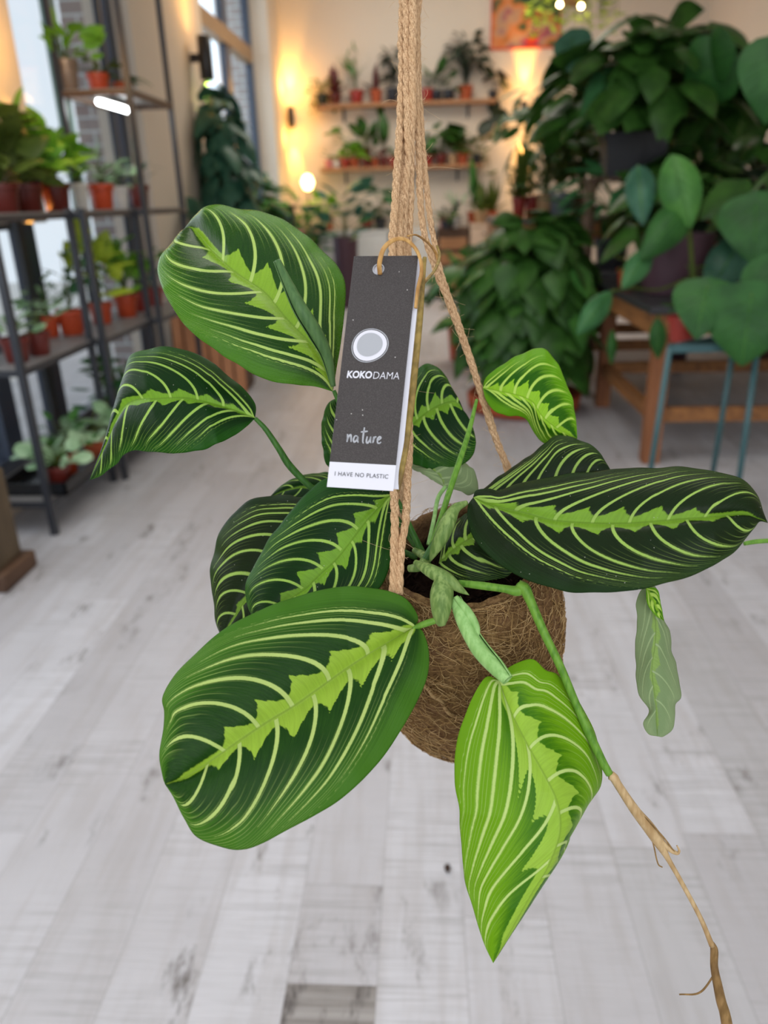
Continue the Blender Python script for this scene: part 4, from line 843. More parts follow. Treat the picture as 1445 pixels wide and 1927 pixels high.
for i, (x, Y, r_, h_, pc, col, n, hh, sp, L, kd, lab) in enumerate([
    (-1.62, 3.06, .058, .10, 'darkred', 'silver', 18, .14, .11, .10, 'round', 'round-leaved pale plant in a dark red pot, nearest in the low tray'),
    (-1.66, 3.24, .055, .10, 'orange', 'mid', 18, .18, .12, .10, 'oval', 'green plant in an orange pot, middle of the near low tray'),
    (-1.60, 3.42, .055, .10, 'terracotta', 'silver', 18, .16, .12, .11, 'round', 'pale round-leaved plant in a terracotta pot, far end of the near low tray'),
    (-1.62, 3.74, .060, .11, 'orange', 'jade', 22, .30, .13, .11, 'oval', 'tall green plant in an orange pot, near end of the middle low tray'),
    (-1.66, 3.92, .060, .11, 'orange', 'mid', 22, .34, .12, .10, 'heart', 'tall leafy plant in an orange pot, middle of the middle low tray'),
    (-1.60, 4.10, .060, .11, 'red', 'forest', 22, .20, .12, .10, 'oval', 'dark plant in a red pot, far end of the middle low tray'),
    (-1.64, 4.5, .060, .11, 'terracotta', 'forest', 18, .2, .12, .10, 'oval', 'dark plant in a terracotta pot on the bottom shelf of the tall rack')]):
    z0 = .169 if Y < 4.2 else .16
    potted('rack_plant', lab, (x, Y, z0), r_, h_, pc, foliage(80+i, n, hh, sp, L, kd, upright=.3), col, 'plants on the bottom rack shelf')
# orange slatted crate beyond the racks and a dark box beside it
c0 = fl(352, 742); e = empty('slatted_crate', (-1.53, 5.45, 0), 'orange-brown slatted wooden crate standing beyond the racks', 'crate')
mb = MB(); mb.box((-.30, .02, .02), (.20, .30, .54)); mb.build('box', W_dark, e, smooth=False)
for k in range(6):
    mb = MB(); mb.box((-.30+k*.086, 0, .0), (-.228+k*.086, .02, .56)); bevel(mb.build('slat', W_terr, e, smooth=False), .003)
e = empty('dark_box', (xat(432, 5.7, .3), 5.7, 0), 'dark brown low box right of the slatted crate', 'box')
mb = MB(); mb.box((-.12, -.15, 0), (.12, .15, .38)); bevel(mb.build('body', W_dark, e, smooth=False), .006); mb = MB(); mb.box((-.13, -.16, .38), (.13, .16, .40)); bevel(mb.build('lid', W_dark, e, smooth=False), .004)
# weathered wooden trunk post at the near left
c0 = fl(30, 1108); e = empty('plant_stand', (c0[0]-.165, c0[1]+.06, 0), 'weathered wooden stand at the lower left edge', 'stand')
mb = MB(); mb.box((-.12, -.10, 0), (.155, .14, .07)); bevel(mb.build('base', W_dark, e, smooth=False), .01)
mb = MB(); mb.box((-.10, -.07, .07), (.12, .11, .42)); bevel(mb.build('post', W_grey, e, smooth=False), .01)
# ------------------------------------------------------------ wall lamps
lampb = simple('lamp_black', (30, 26, 26), .35, .5); bulb = emit('lamp_glow', (1.0, .72, .32), 30)
def wall_lamp(loc, nrm, label, pw=26, s=1.0):
    nrm = np.array(nrm, float); e = empty('wall_lamp', loc, label, 'lamp')
    mb = MB(); c = nrm*.10*s; mb.lathe([(0, -.115*s), (.026*s, -.115*s)], 20, c); mb.lathe([(.042*s, -.125*s), (.045*s, -.12*s), (.045*s, .12*s), (.042*s, .125*s), (.036*s, .12*s), (.036*s, -.12*s), (.042*s, -.125*s)], 24, c)
    mb.build('shade', lampb, e); mb = MB(); mb.box(tuple(np.minimum(nrm*.0, nrm*.07)-np.array([.02, .02, .03])*(1-abs(nrm))-np.array([0, 0, .03*abs(nrm[2])])), tuple(np.maximum(nrm*0, nrm*.07*s)+np.array([.02, .02, .03])*(1-abs(nrm)))); mb.build('bracket', lampb, e, smooth=False)
    for sg in (-1, 1):
        mb = MB(); mb.lathe([(0, 0), (.034*s, 0)], 20, (c[0], c[1], sg*.105*s)); b = mb.build('bulb', bulb, e)
        l = bpy.data.lights.new('lamp_beam', 'SPOT'); l.energy = pw*2.2; l.color = (1.0, .52, .11); l.spot_size = radians(40); l.spot_blend = .8; l.shadow_soft_size = .02
        o = bpy.data.objects.new('lamp_beam', l); COL.objects.link(o); o.parent = e; o.location = (c[0], c[1], sg*.135*s)
        o.rotation_euler = (Vector((-nrm[0]*.10, -nrm[1]*.10, sg))).to_track_quat('-Z', 'Y').to_euler()
def added_wash(loc, pw):  # added point light without a fitting, widens a wall lamp's warm glow
    l = bpy.data.lights.new('added_wash_light', 'POINT'); l.energy = pw; l.color = (1.0, .50, .10); l.shadow_soft_size = .12
    o = bpy.data.objects.new('added_wash_light', l); COL.objects.link(o); o.location = loc
q = atx(358, 110, LX); wall_lamp(q, (1, 0, 0), 'black up-and-down wall lamp between the windows', 190, 1.25); added_wash((LX+.22, q[1], q[2]+.4), 5)
q = aty(550, 222, BY); wall_lamp(q, (0, -1, 0), 'black up-and-down wall lamp in the back left corner', 48); added_wash((q[0], q[1]-.22, q[2]+.35), 14); added_wash((q[0], q[1]-.22, q[2]-.25), 8)
q = aty(984, 212, BY); wall_lamp(q, (0, -1, 0), 'black up-and-down wall lamp right of the wall shelves, behind the leaves', 62); added_wash((q[0], q[1]-.22, q[2]+.3), 6); added_wash((q[0], q[1]-.22, q[2]-.3), 6)
wall_lamp((LX, 3.80, 1.50), (1, 0, 0), 'black up-and-down wall lamp half hidden behind the rack plants', 30, .7); added_wash((LX+.24, 3.74, 2.0), 5)
q = aty(590, 322, 11.0); q = (q[0], 10.9, 1.55)
e = empty('glow_lamp', (xat(578, 10.9, 1.6), 10.9, 1.02), 'small glowing table lamp among the plants in the back left corner', 'lamp')
mb = MB(); mb.lathe([(0, 0), (.06, 0), (.06, .015), (.012, .03), (.012, .42), (0, .42)], 20); mb.build('base', lampb, e); mb = MB(); mb.lathe([(0, .62), (.05, .60), (.085, .52), (.05, .44), (0, .42)], 20); mb.build('globe', emit('globe_glow', (1, .66, .22), 14), e)
# picture on the back wall
b0, b1 = aty(922, 95, BY), aty(1052, 88, BY)
e = empty('wall_picture', (b0[0], BY-.001, b0[2]), 'large colourful picture with a red edge on the back wall', 'picture'); w_ = b1[0]-b0[0]
m = N('painting'); o_ = m.obj(); n1 = m.noise(o_, 3.0, 2); cr = m.n('ShaderNodeValToRGB'); m.l(n1, cr.inputs[0]); el = cr.color_ramp; el.elements[0].position = .30; el.elements[0].color = rgba((40, 44, 48)); el.elements[1].position = .72; el.elements[1].color = rgba((206, 60, 34))
for p_, c_ in ((.40, (52, 84, 50)), (.48, (206, 120, 60)), (.55, (176, 140, 110)), (.62, (150, 62, 90))): x_ = el.elements.new(p_); x_.color = rgba(c_)
pm = m.fin(cr.outputs[0], .6, .3); mb = MB(); mb.box((.02, -.03, .02), (w_-.02, -.005, 1.0)); mb.build('canvas', pm, e, smooth=False)
mb = MB(); mb.box((0, -.035, 0), (w_, -.001, .02)); mb.box((0, -.035, .02), (.02, -.001, 1.02)); mb.box((w_-.02, -.035, .02), (w_, -.001, 1.02)); mb.box((0, -.035, 1.02), (w_, -.001, 1.04)); mb.build('picture_frame', simple('frame_red', (196, 72, 44), .5, .4), e, smooth=False)
# ------------------------------------------------------------ wall shelves and their plants
def wall_shelf(px0, px1, py, label):
    a, b = aty(px0, py, BY-.24), aty(px1, py, BY-.24); e = empty('wall_shelf', (a[0], BY, a[2]), label, 'shelf'); w = b[0]-a[0]
    mb = MB(); mb.box((0, -.26, -.045), (w, 0, 0)); bevel(mb.build('board', W_shelf, e, smooth=False), .004)
    for x in (w*.15, w*.85): mb = MB(); mb.box((x-.015, -.2, -.055), (x+.015, -.001, -.045)); mb.box((x-.015, -.012, -.2), (x+.015, -.001, -.055)); mb.build('bracket', black, e, smooth=False)
    return a[2]
z1 = wall_shelf(592, 934, 197, 'upper wooden wall shelf on the back wall'); z2 = wall_shelf(602, 908, 317, 'lower wooden wall shelf on the back wall')
for i, (px, r_, h_, pc, fol, col, lab) in enumerate([
    (606, .09, .13, 'black', foliage(101, 60, .22, .20, .08, 'oval', trail=.45), 'olive', 'yellow-green trailing plant at the left end of the upper wall shelf'),
    (630, .09, .14, 'darkred', radial(102, 26, .30, 'lance'), 'wine', 'wine-red tufted plant, second on the upper wall shelf'),
    (671, .10, .16, 'red', foliage(103, 20, .52, .26, .16, 'lance', upright=.6), 'mid', 'tall spindly plant in a red pot on the upper wall shelf'),
    (708, .085, .16, 'terracotta', radial(104, 12, .30, 'lance'), 'wine', 'dark pointed plant in a terracotta pot on the upper wall shelf'),
    (739, .09, .17, 'black', foliage(105, 40, .55, .12, .16, 'oval', upright=.2), 'black', 'tall dark plant in a black pot just left of the ropes'),
    (804, .09, .15, 'red', foliage(106, 8, .18, .10, .14, 'oval'), 'forest', 'small plant in a red pot just right of the ropes on the upper wall shelf'),
    (822, .08, .13, 'black', foliage(107, 5, .26, .06, .22, 'oval', upright=.6), 'forest', 'paddle-leaved plant in a small black pot on the upper wall shelf'),
    (845, .08, .13, 'black', foliage(108, 6, .16, .09, .2, 'oval', upright=.3), 'forest', 'low dark paddle-leaved plant beside it on the upper wall shelf'),
    (876, .10, .17, 'terracotta', foliage(109, 90, .66, .30, .14, 'oval', droop=.9, zmin=.45), 'black', 'wide dark tree-like plant in a terracotta pot on the upper wall shelf'),
    (928, .07, .10, 'black', foliage(110, 10, .40, .08, .24, 'round', droop=1.2, trail=.5), 'black', 'dark round-leaved plant at the right end of the upper wall shelf')]):
    P('shelf_plant', lab, px, BY-.13, z1, r_, h_, pc, fol, col, 'plants on the upper wall shelf', stemc='black' if col in ('wine', 'black') else 'olive')
for i, (px, r_, h_, pc, fol, col, lab) in enumerate([
    (619, .06, .11, 'pink', foliage(121, 8, .12, .07, .10, 'oval'), 'mid', 'little plant in a pink pot at the left end of the lower wall shelf'),
    (633, .05, .09, 'white', foliage(131, 6, .10, .06, .09, 'oval'), 'bright', 'tiny plant in a white pot on the lower wall shelf'),
    (650, .075, .12, 'red', foliage(122, 10, .48, .18, .24, 'oval', upright=.2), 'mid', 'arching plant in a red pot on the lower wall shelf'),
    (668, .07, .12, 'terracotta', foliage(123, 18, .26, .13, .15, 'heart'), 'bright', 'bright bushy plant in a terracotta pot on the lower wall shelf'),
    (690, .08, .13, 'darkred', foliage(124, 14, .34, .13, .24, 'oval', upright=.5), 'forest', 'broad-leaved plant in a dark red pot on the lower wall shelf'),
    (706, .06, .11, 'terracotta', foliage(132, 10, .16, .10, .12, 'oval'), 'wine', 'small reddish plant on the lower wall shelf'),
    (722, .07, .13, 'darkred', foliage(125, 3, .52, .05, .28, 'oval', upright=.8), 'forest', 'single tall-leaved plant left of the ropes on the lower wall shelf'),
    (739, .06, .12, 'red', foliage(133, 8, .2, .08, .12, 'oval'), 'jade', 'small plant in a red pot beside the ropes on the lower wall shelf'),
    (806, .07, .13, 'red', foliage(126, 8, .2, .1, .14, 'oval'), 'jade', 'plant in a red pot right of the ropes on the lower wall shelf'),
    (830, .085, .14, 'darkred', foliage(127, 16, .46, .20, .22, 'heart', droop=.9), 'forest', 'arching heart-leaved plant on the lower wall shelf'),
    (852, .07, .13, 'beige', foliage(134, 9, .2, .1, .14, 'oval'), 'olive', 'plant in a beige pot on the lower wall shelf'),
    (871, .085, .15, 'terracotta', foliage(128, 14, .28, .12, .18, 'round'), 'forest', 'dark round-leaved plant in a terracotta pot on the lower wall shelf'),
    (898, .075, .12, 'black', foliage(129, 26, .26, .18, .12, 'oval', trail=.35), 'olive', 'trailing plant at the right end of the lower wall shelf')]):
    P('shelf_plant', lab, px, BY-.13, z2, r_, h_, pc, fol, col, 'plants on the lower wall shelf')
# ------------------------------------------------------------ low cabinets along the back wall with plants on top
def cabinet(x0, x1, y0, z, label, mat, slats=0):
    e = empty('cabinet', (x0, y0, 0), label, 'cabinet'); w = x1-x0
    mb = MB(); mb.box((0, .02, 0), (w, BY-.04-y0, z-.04)); mb.build('body', mat, e, smooth=False); mb = MB(); mb.box((-.01, 0, z-.04), (w+.01, BY-.04-y0, z)); bevel(mb.build('worktop', W_dark if slats else mat, e, smooth=False), .004)
    if slats:
        for k in range(slats): mb = MB(); zz = .08+k*(z-.14)/slats; mb.box((.02, 0, zz), (w-.02, .02, zz+(z-.14)/slats*.72)); mb.build('slat', W_shelf, e, smooth=False)
    else:
        n = max(1, int(w/.5))
        for k in range(n): mb = MB(); mb.box((k*w/n+.01, 0, .06), ((k+1)*w/n-.01, .02, z-.05)); dr = mb.build('door', mat, e, smooth=False); mb = MB(); mb.box((k*w/n+w/n*.45, -.02, z-.14), (k*w/n+w/n*.55, -.0, z-.12)); mb.build('handle', black, dr, smooth=False)
X = lambda px, Y=10.9, z=.8: xat(px, Y, z)
cabinet(X(600), X(730), 10.9, .92, 'white low cabinet at the left of the back wall', whitep)
cabinet(X(735), X(818), 10.9, .92, 'white low cabinet behind the ropes', whitep)
cabinet(X(824), X(880), 10.8, .92, 'brown slatted cabinet right of the ropes at the back wall', W_dark, 4)
cabinet(X(884), X(936), 10.8, .98, 'beige panelled cabinet beside the tall bench', simple('beige_panel', (196, 170, 148), .7, .3))
for i, (px, Y, z, r_, h_, pc, fol, col, lab) in enumerate([
    (575, 10.6, 0, .22, .50, 'beige', foliage(141, 60, .95, .32, .20, 'heart'), 'mid', 'green floor plant in a beige pot in the back left corner'),
    (615, 11.1, .92, .10, .18, 'terracotta', foliage(142, 24, .34, .20, .16, 'heart'), 'bright', 'lit leafy plant in a terracotta pot on the white cabinet'),
    (652, 10.2, .0, .16, .88, 'purple', foliage(143, 34, .72, .34, .30, 'oval', upright=.35), 'blue', 'large-leaved plant in a tall dark purple pot before the white cabinet'),
    (690, 11.1, .92, .09, .15, 'red', foliage(144, 14, .20, .14, .14, 'oval'), 'forest', 'small plant in a red pot on the white cabinet'),
    (716, 11.15, .92, .09, .15, 'black', foliage(145, 16, .46, .20, .20, 'heart', droop=.8), 'jade', 'pale green plant in a black pot on the white cabinet'),
    (838, 11.1, .92, .10, .14, 'pink', foliage(146, 16, .20, .16, .12, 'oval'), 'black', 'dark plant in a pink pot on the slatted cabinet'),
    (856, 11.1, .92, .09, .12, 'white', foliage(147, 14, .36, .12, .14, 'lance', upright=.7), 'silver', 'pale upright plant in a white pot on the slatted cabinet'),
    (842, 10.85, .92, .10, .10, 'black', foliage(148, 26, .12, .20, .12, 'oval'), 'forest', 'low green plant at the front of the slatted cabinet'),
    (889, 11.1, .98, .08, .14, 'terracotta', foliage(149, 8, .52, .07, .32, 'oval', upright=.9), 'mid', 'upright paddle-leaved plant on the beige cabinet'),
    (905, 10.95, .98, .11, .16, 'beige', radial(150, 20, .34, 'lance'), 'olive', 'spiky plant in a beige pot on the beige cabinet'),
    (924, 11.2, .98, .09, .14, 'orange', radial(151, 24, .40, 'lance', .4), 'olive', 'grassy plant in an orange pot on the beige cabinet')]):
    P('cabinet_plant' if z else 'floor_plant', lab, px, Y, z, r_, h_, pc, fol, col, 'plants along the back cabinets' if z else None, kind='plain' if h_ > .4 else 'rim')
# ------------------------------------------------------------ plants in front of the far window
cx = xat(420, 6.9, 1.0)
e = potted('climbing_plant', 'tall dark climbing plant in front of the far window', (max(cx, -1.70), 6.9, 0), .155, .40, 'black', foliage(161, 260, 1.95, .27, .19, 'heart', droop=1.6, zmin=.25, upright=0.0), 'blue', kind='plain')
mb = MB(); mb.tube([(0, 0, .3), (0, 0, 1.9)], .03, 10); mb.build('moss_pole', W_grey, e)
for i, (px, Y, hh, sp, n, col, lab) in enumerate([(470, 7.8, 1.35, .34, 110, 'forest', 'dark bushy plant on the floor beside the climbing plant'), (512, 9.4, 1.25, .30, 80, 'mid', 'green floor plant in front of the far window'), (388, 6.1, .95, .26, 40, 'blue', 'broad blue-green floor plant in front of the climbing plant')]):
    potted('floor_plant', lab, (xat(px, Y, .8), Y, 0), .17, .36, ('terracotta', 'black', 'grey')[i], foliage(170+i, n, hh, sp, .24 if i != 2 else .36, 'heart', droop=1.0, zmin=.35), col, kind='plain')
e = empty('pedestal', (xat(541, 9.6, .8), 9.6, 0), 'tall slim black pedestal by the far window', 'stand'); mb = MB(); mb.box((-.10, -.10, 0), (.10, .10, 1.24)); bevel(mb.build('column', black, e, smooth=False), .005); mb = MB(); mb.box((-.14, -.14, 1.24), (.14, .14, 1.27)); mb.build('top', black, e, smooth=False)
P('small_plant', 'pink potted plant on the cabinet by the pedestal', 557, 9.9, 0, .12, .98, 'pink', foliage(180, 12, .16, .12, .14, 'oval'), 'mid', kind='plain')
e = empty('hanging_basket', (xat(1080, 8.6, 3.0), 8.6, 2.95), 'yellow-lit trailing plant in a basket hanging at the top of the picture', 'plant')
mb = MB(); mb.lathe([(0, 0), (.10, .02), (.15, .10), (.16, .18)], 24); mb.build('basket', W_shelf, e); lv, st = foliage(181, 230, .36, .42, .085, 'oval', trail=.62); o = lv.build('foliage', GR['lime'], e); o.location = (0, 0, .16); o = st.build('stems', GR['olive'], e); o.location = (0, 0, .16)
mb = MB(); mb.tube([(0, 0, .1), (0, 0, 1.25)], .006, 6); mb.build('hanging_cord', black, e)
for i, (dx, dz) in enumerate(((-.06, .0), (.03, .06), (.14, .03), (-.16, -.10), (.0, -.12))):
    mb = MB(); mb.lathe([(0, -.022), (.016, -.016), (.022, 0), (.016, .016), (0, .022)], 12); o = mb.build('fairy_bulb', bulb, loc=None); o.location = (e.location[0]+dx*1.2, 8.2, 3.0+dz); tag(o, 'tiny warm fairy light among the hanging leaves at the top', 'light', 'fairy lights at the top of the picture')
# ------------------------------------------------------------ tables on the right
def table(name, label, x0, y0, x1, y1, h, leg=.085, rail_z=(.20,), top=.035, apron=.10, wl=W_leg):
    e = empty(name, (x0, y0, 0), label, 'table'); w, l = x1-x0, y1-y0
    mb = MB(); mb.box((-.02, -.02, h-top), (w+.02, l+.02, h)); bevel(mb.build('tabletop', top_m, e, smooth=False), .004)
    for a in ((0, 0, w, .035), (0, l-.035, w, l), (0, .035, .035, l-.035), (w-.035, .035, w, l-.035)):
        mb = MB(); mb.box((a[0], a[1], h-top-apron), (a[2], a[3], h-top)); mb.build('apron', W_rail, e, smooth=False)
    for x in (0.036, w-leg-.036):
        for y in (0.036, l-leg-.036): mb = MB(); mb.box((x, y, 0), (x+leg, y+leg, h-top)); bevel(mb.build('leg', wl, e, smooth=False), .006)
    for z in rail_z:
        mb = MB(); mb.box((.036+leg, .055, z), (w-.036-leg, .10, z+.07)); mb.build('stretcher', W_rail, e, smooth=False)
        mb = MB(); mb.box((.05, .036+leg, z), (.095, l-.036-leg, z+.07)); mb.build('stretcher', W_rail, e, smooth=False)
        mb = MB(); mb.box((.036+leg, l-.10, z), (w-.036-leg, l-.055, z+.07)); mb.build('stretcher', W_rail, e, smooth=False)
    return e
table('plant_table', 'square-legged wooden table with a black top, nearest on the right', 1.075, 3.74, 2.75, 5.05, .80, rail_z=(.22,))
table('plant_table', 'second wooden table behind the nearest one', 1.02, 5.25, 2.7, 6.1, .82, rail_z=(.30,), wl=W_dark)
fx0 = xat(935, 6.5, 1.1)
table('tall_bench', 'tall dark wooden bench at the back right, crowded with pots', fx0, 6.5, 3.0, 7.5, 1.13, leg=.10, rail_z=(.35,), apron=.16, wl=W_dark)
# teal metal stool with a potted plant on it
sA, sB = aty(1262, 640, 3.0), aty(1428, 640, 3.0); hS = .70
e = empty('metal_stool', ((sA[0]+sB[0])/2+.0, 3.15, 0), 'teal metal stool at the right holding a large-leaved plant', 'stool'); hw = (sB[0]-sA[0])/2
cs_ = [(-hw, -.15), (hw, -.15), (hw+.34, .10), (-hw+.34, .10)]; cc_ = np.mean(cs_, 0)
for c_ in cs_:
    o2 = (np.array(c_)-cc_); o2 = o2/np.linalg.norm(o2)*.035; mb = MB(); mb.tube([(c_[0], c_[1], .74), (c_[0]+o2[0], c_[1]+o2[1], 0)], .0125, 8); mb.build('leg', teal_leg, e)
mb = MB()
for i in range(4): mb.bar((*cs_[i], .74), (*cs_[(i+1) % 4], .74), .022, .03)
mb.build('seat_frame', teal_leg, e, smooth=False); mb = MB(); q4 = [(x, y, z) for z in (.725, .735) for x, y in cs_]; mb.add(q4, [(3, 2, 1, 0), (4, 5, 6, 7), (0, 1, 5, 4), (1, 2, 6, 5), (2, 3, 7, 6), (3, 0, 4, 7)]); mb.build('seat', teal_leg, e, smooth=False)
sp_ = potted('large_leaf_plant', 'large heart-leaved plant in a red pot standing on the teal stool', (sA[0]+.10, 3.18, .736), .065, .10, 'red', foliage(190, 3, .10, .06, .08, 'heart'), 'heart')
free_leaf(sp_, (1415, 555), (1395, 690), 165, (2.95, 2.9), col='heart', petiole=[(1340, 625, 3.18), (1370, 560, 3.1)], label='largest drooping heart leaf over the stool')
free_leaf(sp_, (1330, 540), (1310, 640), 110, (3.05, 2.95), col='heart', petiole=[(1338, 625, 3.18), (1345, 570, 3.12)])
free_leaf(sp_, (1455, 500), (1470, 640), 110, (3.1, 3.0), col='heart')
# plants on the nearest table
def fol_box(*a, **k): return foliage(*a, **k)
pl = potted('tall_leaf_plant', 'tall arching plant in a wide dark purple pot on the nearest table', (xat(1268, 4.25, .9), 4.25, .80), .185, .30, 'purple', foliage(200, 16, .35, .3, .20, 'heart', droop=1.0), 'forest', kind='plain')
S0 = (1305, 545, 3.75)
pot2 = potted('stem_plant', 'thick-stemmed plant with long hanging leaves at the table corner', (xat(1305, 3.95, .86), 3.95, .80), .07, .10, 'black', foliage(201, 4, .08, .05, .07, 'lance'), 'bright')
mb = MB(); pv = np.array(pot2.location); mb.tube(catmull(np.array([aty(1306, 560, 3.9), aty(1302, 500, 3.88), aty(1296, 420, 3.85), aty(1285, 330, 3.85)])-pv, 20), [.016]*6+[.011]*14, 8); mb.build('trunk', GR['olive'], pot2)
ST = [(1303, 520, 3.88)]
free_leaf(pot2, (1225, 465), (1170, 545), 42, (3.75, 3.6), 'oval', 'jade', petiole=ST+[(1290, 400, 3.85), (1260, 425, 3.8)])
free_leaf(pot2, (1150, 548), (1086, 630), 42, (3.7, 3.55), 'oval', 'jade', petiole=ST+[(1240, 545, 3.85), (1190, 542, 3.8)])
free_leaf(pot2, (1308, 370), (1205, 490), 62, (3.8, 3.65), 'oval', 'heart')
free_leaf(pot2, (1262, 290), (1300, 430), 68, (3.8, 3.7), 'oval', 'mid')
free_leaf(pot2, (1237, 598), (1238, 676), 30, (3.7, 3.68), 'oval', 'heart', petiole=[(1303, 548, 3.88), (1280, 570, 3.85), (1255, 575, 3.8)])
free_leaf(pot2, (1152, 620), (1150, 688), 18, (4.0, 3.95), 'oval', 'heart')
free_leaf(pot2, (1200, 310), (1210, 425), 50, (3.95, 3.8), 'lance', 'blue')
P('young_plant', 'small plant in an orange pot near the table edge', 1180, 4.62, .80, .06, .10, 'orange', foliage(203, 14, .16, .14, .13, 'lance'), 'olive')
pr = potted('heart_leaf_plant', 'heart-leaved plant with huge leaves at the right edge, on the nearest table', (xat(1470, 4.2, .9), 4.2, .80), .15, .24, 'terracotta', foliage(204, 30, .5, .34, .24, 'heart', droop=.9), 'forest', kind='plain')
free_leaf(pr, (1422, 382), (1420, 500), 120, (3.6, 3.5), col='heart', label='bright heart leaf at the right edge')
free_leaf(pr, (1470, 90), (1440, 235), 120, (3.5, 3.5), col='heart', label='high heart leaf at the right edge')
free_leaf(pr, (1400, 440), (1330, 560), 70, (4.1, 4.0), 'oval', col='blue')
# second table and bench plants
for i, (px, Y, z, r_, h_, pc, kd, fol, col, lab) in enumerate([
    (1150, 5.55, .82, .12, .20, 'black', 'rim', foliage(211, 60, .52, .30, .26, 'lance', droop=.7), 'jade', 'feathery green plant in a black pot on the second table'),
    (1255, 5.7, .82, .14, .24, 'terracotta', 'rim', foliage(212, 60, .60, .34, .24, 'heart', droop=.8), 'forest', 'dark leafy plant in a terracotta pot on the second table'),
    (1370, 5.7, .82, .13, .22, 'red', 'rim', foliage(213, 50, .45, .32, .22, 'heart', droop=.8), 'black', 'very dark plant in a red pot on the second table'),
    (976, 6.75, 1.13, .06, .16, 'red', 'rim', radial(214, 16, .36, 'lance'), 'olive', 'spiky plant in a narrow red pot at the near end of the tall bench'),
    (1000, 6.85, 1.13, .065, .17, 'red', 'rim', foliage(215, 26, .34, .16, .14, 'oval'), 'forest', 'plant in the second red pot on the tall bench'),
    (1024, 6.7, 1.13, .065, .17, 'beige', 'plain', foliage(216, 40, .52, .18, .12, 'oval', upright=.5), 'olive', 'olive-leaved plant in a beige pot on the tall bench'),
    (1054, 6.68, 1.13, .095, .19, 'grey', 'plain', foliage(217, 80, .72, .24, .18, 'oval', droop=.8), 'forest', 'dense plant in a blue-grey pot on the tall bench'),
    (1092, 6.9, 1.13, .10, .18, 'darkred', 'rim', foliage(218, 60, .66, .26, .20, 'heart', droop=.8), 'olive', 'plant in a dark red pot right of the grey one on the tall bench'),
    (1330, 7.0, 1.13, .14, .24, 'purple', 'plain', foliage(219, 90, .95, .42, .26, 'heart', droop=.8), 'forest', 'large dark plant in a purple pot at the right of the tall bench'),
    (1420, 7.0, 1.13, .14, .24, 'terracotta', 'plain', foliage(220, 60, .55, .40, .24, 'heart', droop=.8), 'black', 'dark plant in a terracotta pot at the far right of the tall bench')]):
    P('bench_plant' if z > 1 else 'table_plant', lab, px, Y, z, r_, h_, pc, fol, col, 'plants on the tall bench' if z > 1 else 'plants on the second table', kind=kd)
# wooden riser on the second table carrying the tall black pots with the big canopy
zr = 1.40; e = empty('riser', (xat(1195, 5.75, 1.3), 5.75, .82), 'dark wooden riser crate on the second table under the black pots', 'crate'); mb = MB()
for a in ((-.32, -.12, -.29, .16), (.29, -.12, .32, .16)): mb = MB(); mb.box((a[0], a[1], 0), (a[2], a[3], zr-.84)); mb.build('side_panel', W_dark, e, smooth=False)
mb = MB(); mb.box((-.34, -.14, zr-.84), (.34, .18, zr-.82)); mb.build('top', W_dark, e, smooth=False)
for i, (px, r_, h_, seed, n, hh, sp, L, col, lab) in enumerate([
    (1166, .125, .27, 230, 70, .92, .55, .32, 'forest', 'tall plant with big arrow leaves in the left square black pot on the riser'),
    (1222, .10, .27, 231, 80, .98, .60, .32, 'forest', 'tall plant with big heart leaves in the right square black pot on the riser')]):
    potted('canopy_plant', lab, (xat(px, 5.72, zr+.1), 5.72+.03*i, zr), r_, h_, 'black', foliage(seed, n, hh*.76, sp, L*.9, 'heart', droop=1.1, zmin=.2, petr=.004), col, 'black-potted plants on the riser', kind='square')
cp = potted('round_leaf_plant', 'tall plant with small round leaves on long stems at the top right', (xat(1300, 6.25, 1.3), 6.3, 0), .16, .85, 'purple', foliage(233, 70, 1.55, .46, .17, 'round', upright=.5, zmin=.45), 'forest', kind='plain')
free_leaf(cp, (1250, 120), (1140, 190), 90, (5.6, 5.3), 'oval', 'forest'); 
free_leaf(cp, (1330, 110), (1385, 92), 80, (5.2, 5.0), 'oval', 'heart')
free_leaf(cp, (1385, 95), (1290, 170), 110, (5.1, 5.3), 'oval', 'heart', label='broad pointed leaf catching the light')
free_leaf(cp, (1075, 70), (1090, 150), 62, (5.8, 5.7), 'heart', 'blue')
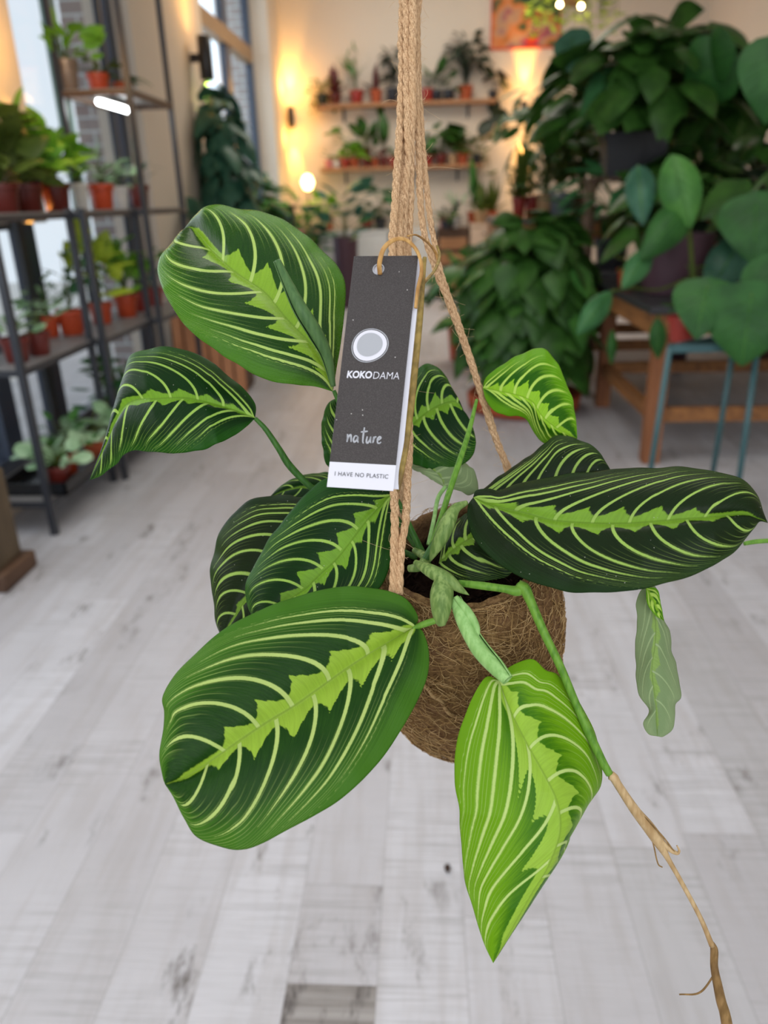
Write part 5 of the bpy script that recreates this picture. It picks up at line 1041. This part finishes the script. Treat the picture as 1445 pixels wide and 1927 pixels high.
free_leaf(cp, (1180, 110), (1095, 235), 60, (5.7, 5.4), 'oval', 'jade')
lp = potted('arrow_leaf_plant', 'plant with long drooping leaves reaching over the lamp at the end of the tall bench', (xat(1030, 7.1, 1.2), 7.2, 1.13), .10, .18, 'darkred', foliage(234, 46, 1.0, .38, .22, 'oval', droop=1.1, zmin=.4), 'forest', kind='plain')
# floor plant: big dark bush in a wide low orange planter
bx = xat(985, 4.95, .1); e = empty('bushy_floor_plant', (bx, 4.95, 0), 'big dark glossy bush in a wide low terracotta planter on the floor', 'plant')
mb = MB(); mb.lathe([(0, 0), (.30, 0), (.36, .02), (.37, .10), (.35, .12), (.33, .10), (0, .09)], 40); mb.build('planter', POT['terracotta'], e)
mb = MB(); mb.lathe([(0, .10), (.19, .10), (.21, .12), (.23, .34), (.21, .34), (.19, .30), (0, .30)], 32); mb.build('inner_pot', POT['black'], e)
lv, st = foliage(240, 520, .95, .40, .22, 'heart', droop=1.4, zmin=.04, petr=.003); o = lv.build('foliage', GR['forest'], e); o.location = (0, 0, .28); o = st.build('stems', GR['olive'], e); o.location = (0, 0, .28)
lv, st = foliage(241, 46, .90, .47, .16, 'heart', droop=1.0, zmin=.1); o = lv.build('leaf_tuft', GR['mid'], e); o.location = (0, 0, .28); o['label'] = 'lighter young leaves'; o['kind'] = 'stuff'
P('floor_plant', 'smaller green plant on the floor left of the big dark bush', 872, 6.6, 0, .14, .30, 'orange', foliage(242, 60, .75, .28, .20, 'heart', droop=1.0), 'mid', kind='plain')
# little dark crumb on the floor
q = fl(842, 1637); mb = MB(); r_ = np.random.default_rng(3); th = np.linspace(0, pi, 7); a_ = np.linspace(0, 2*pi, 11)
Pq = np.array([[(.0065*sin(t)*cos(a)*(1+.2*sin(3*a)), .011*sin(t)*sin(a), .005+.005*cos(t)) for a in a_] for t in th]); mb.grid(Pq)
o = mb.build('soil_crumb', simple('crumb', (62, 48, 40), .9, .2)); o.location = q; tag(o, 'small dark soil crumb lying on the pale floor below the pot', 'crumb')
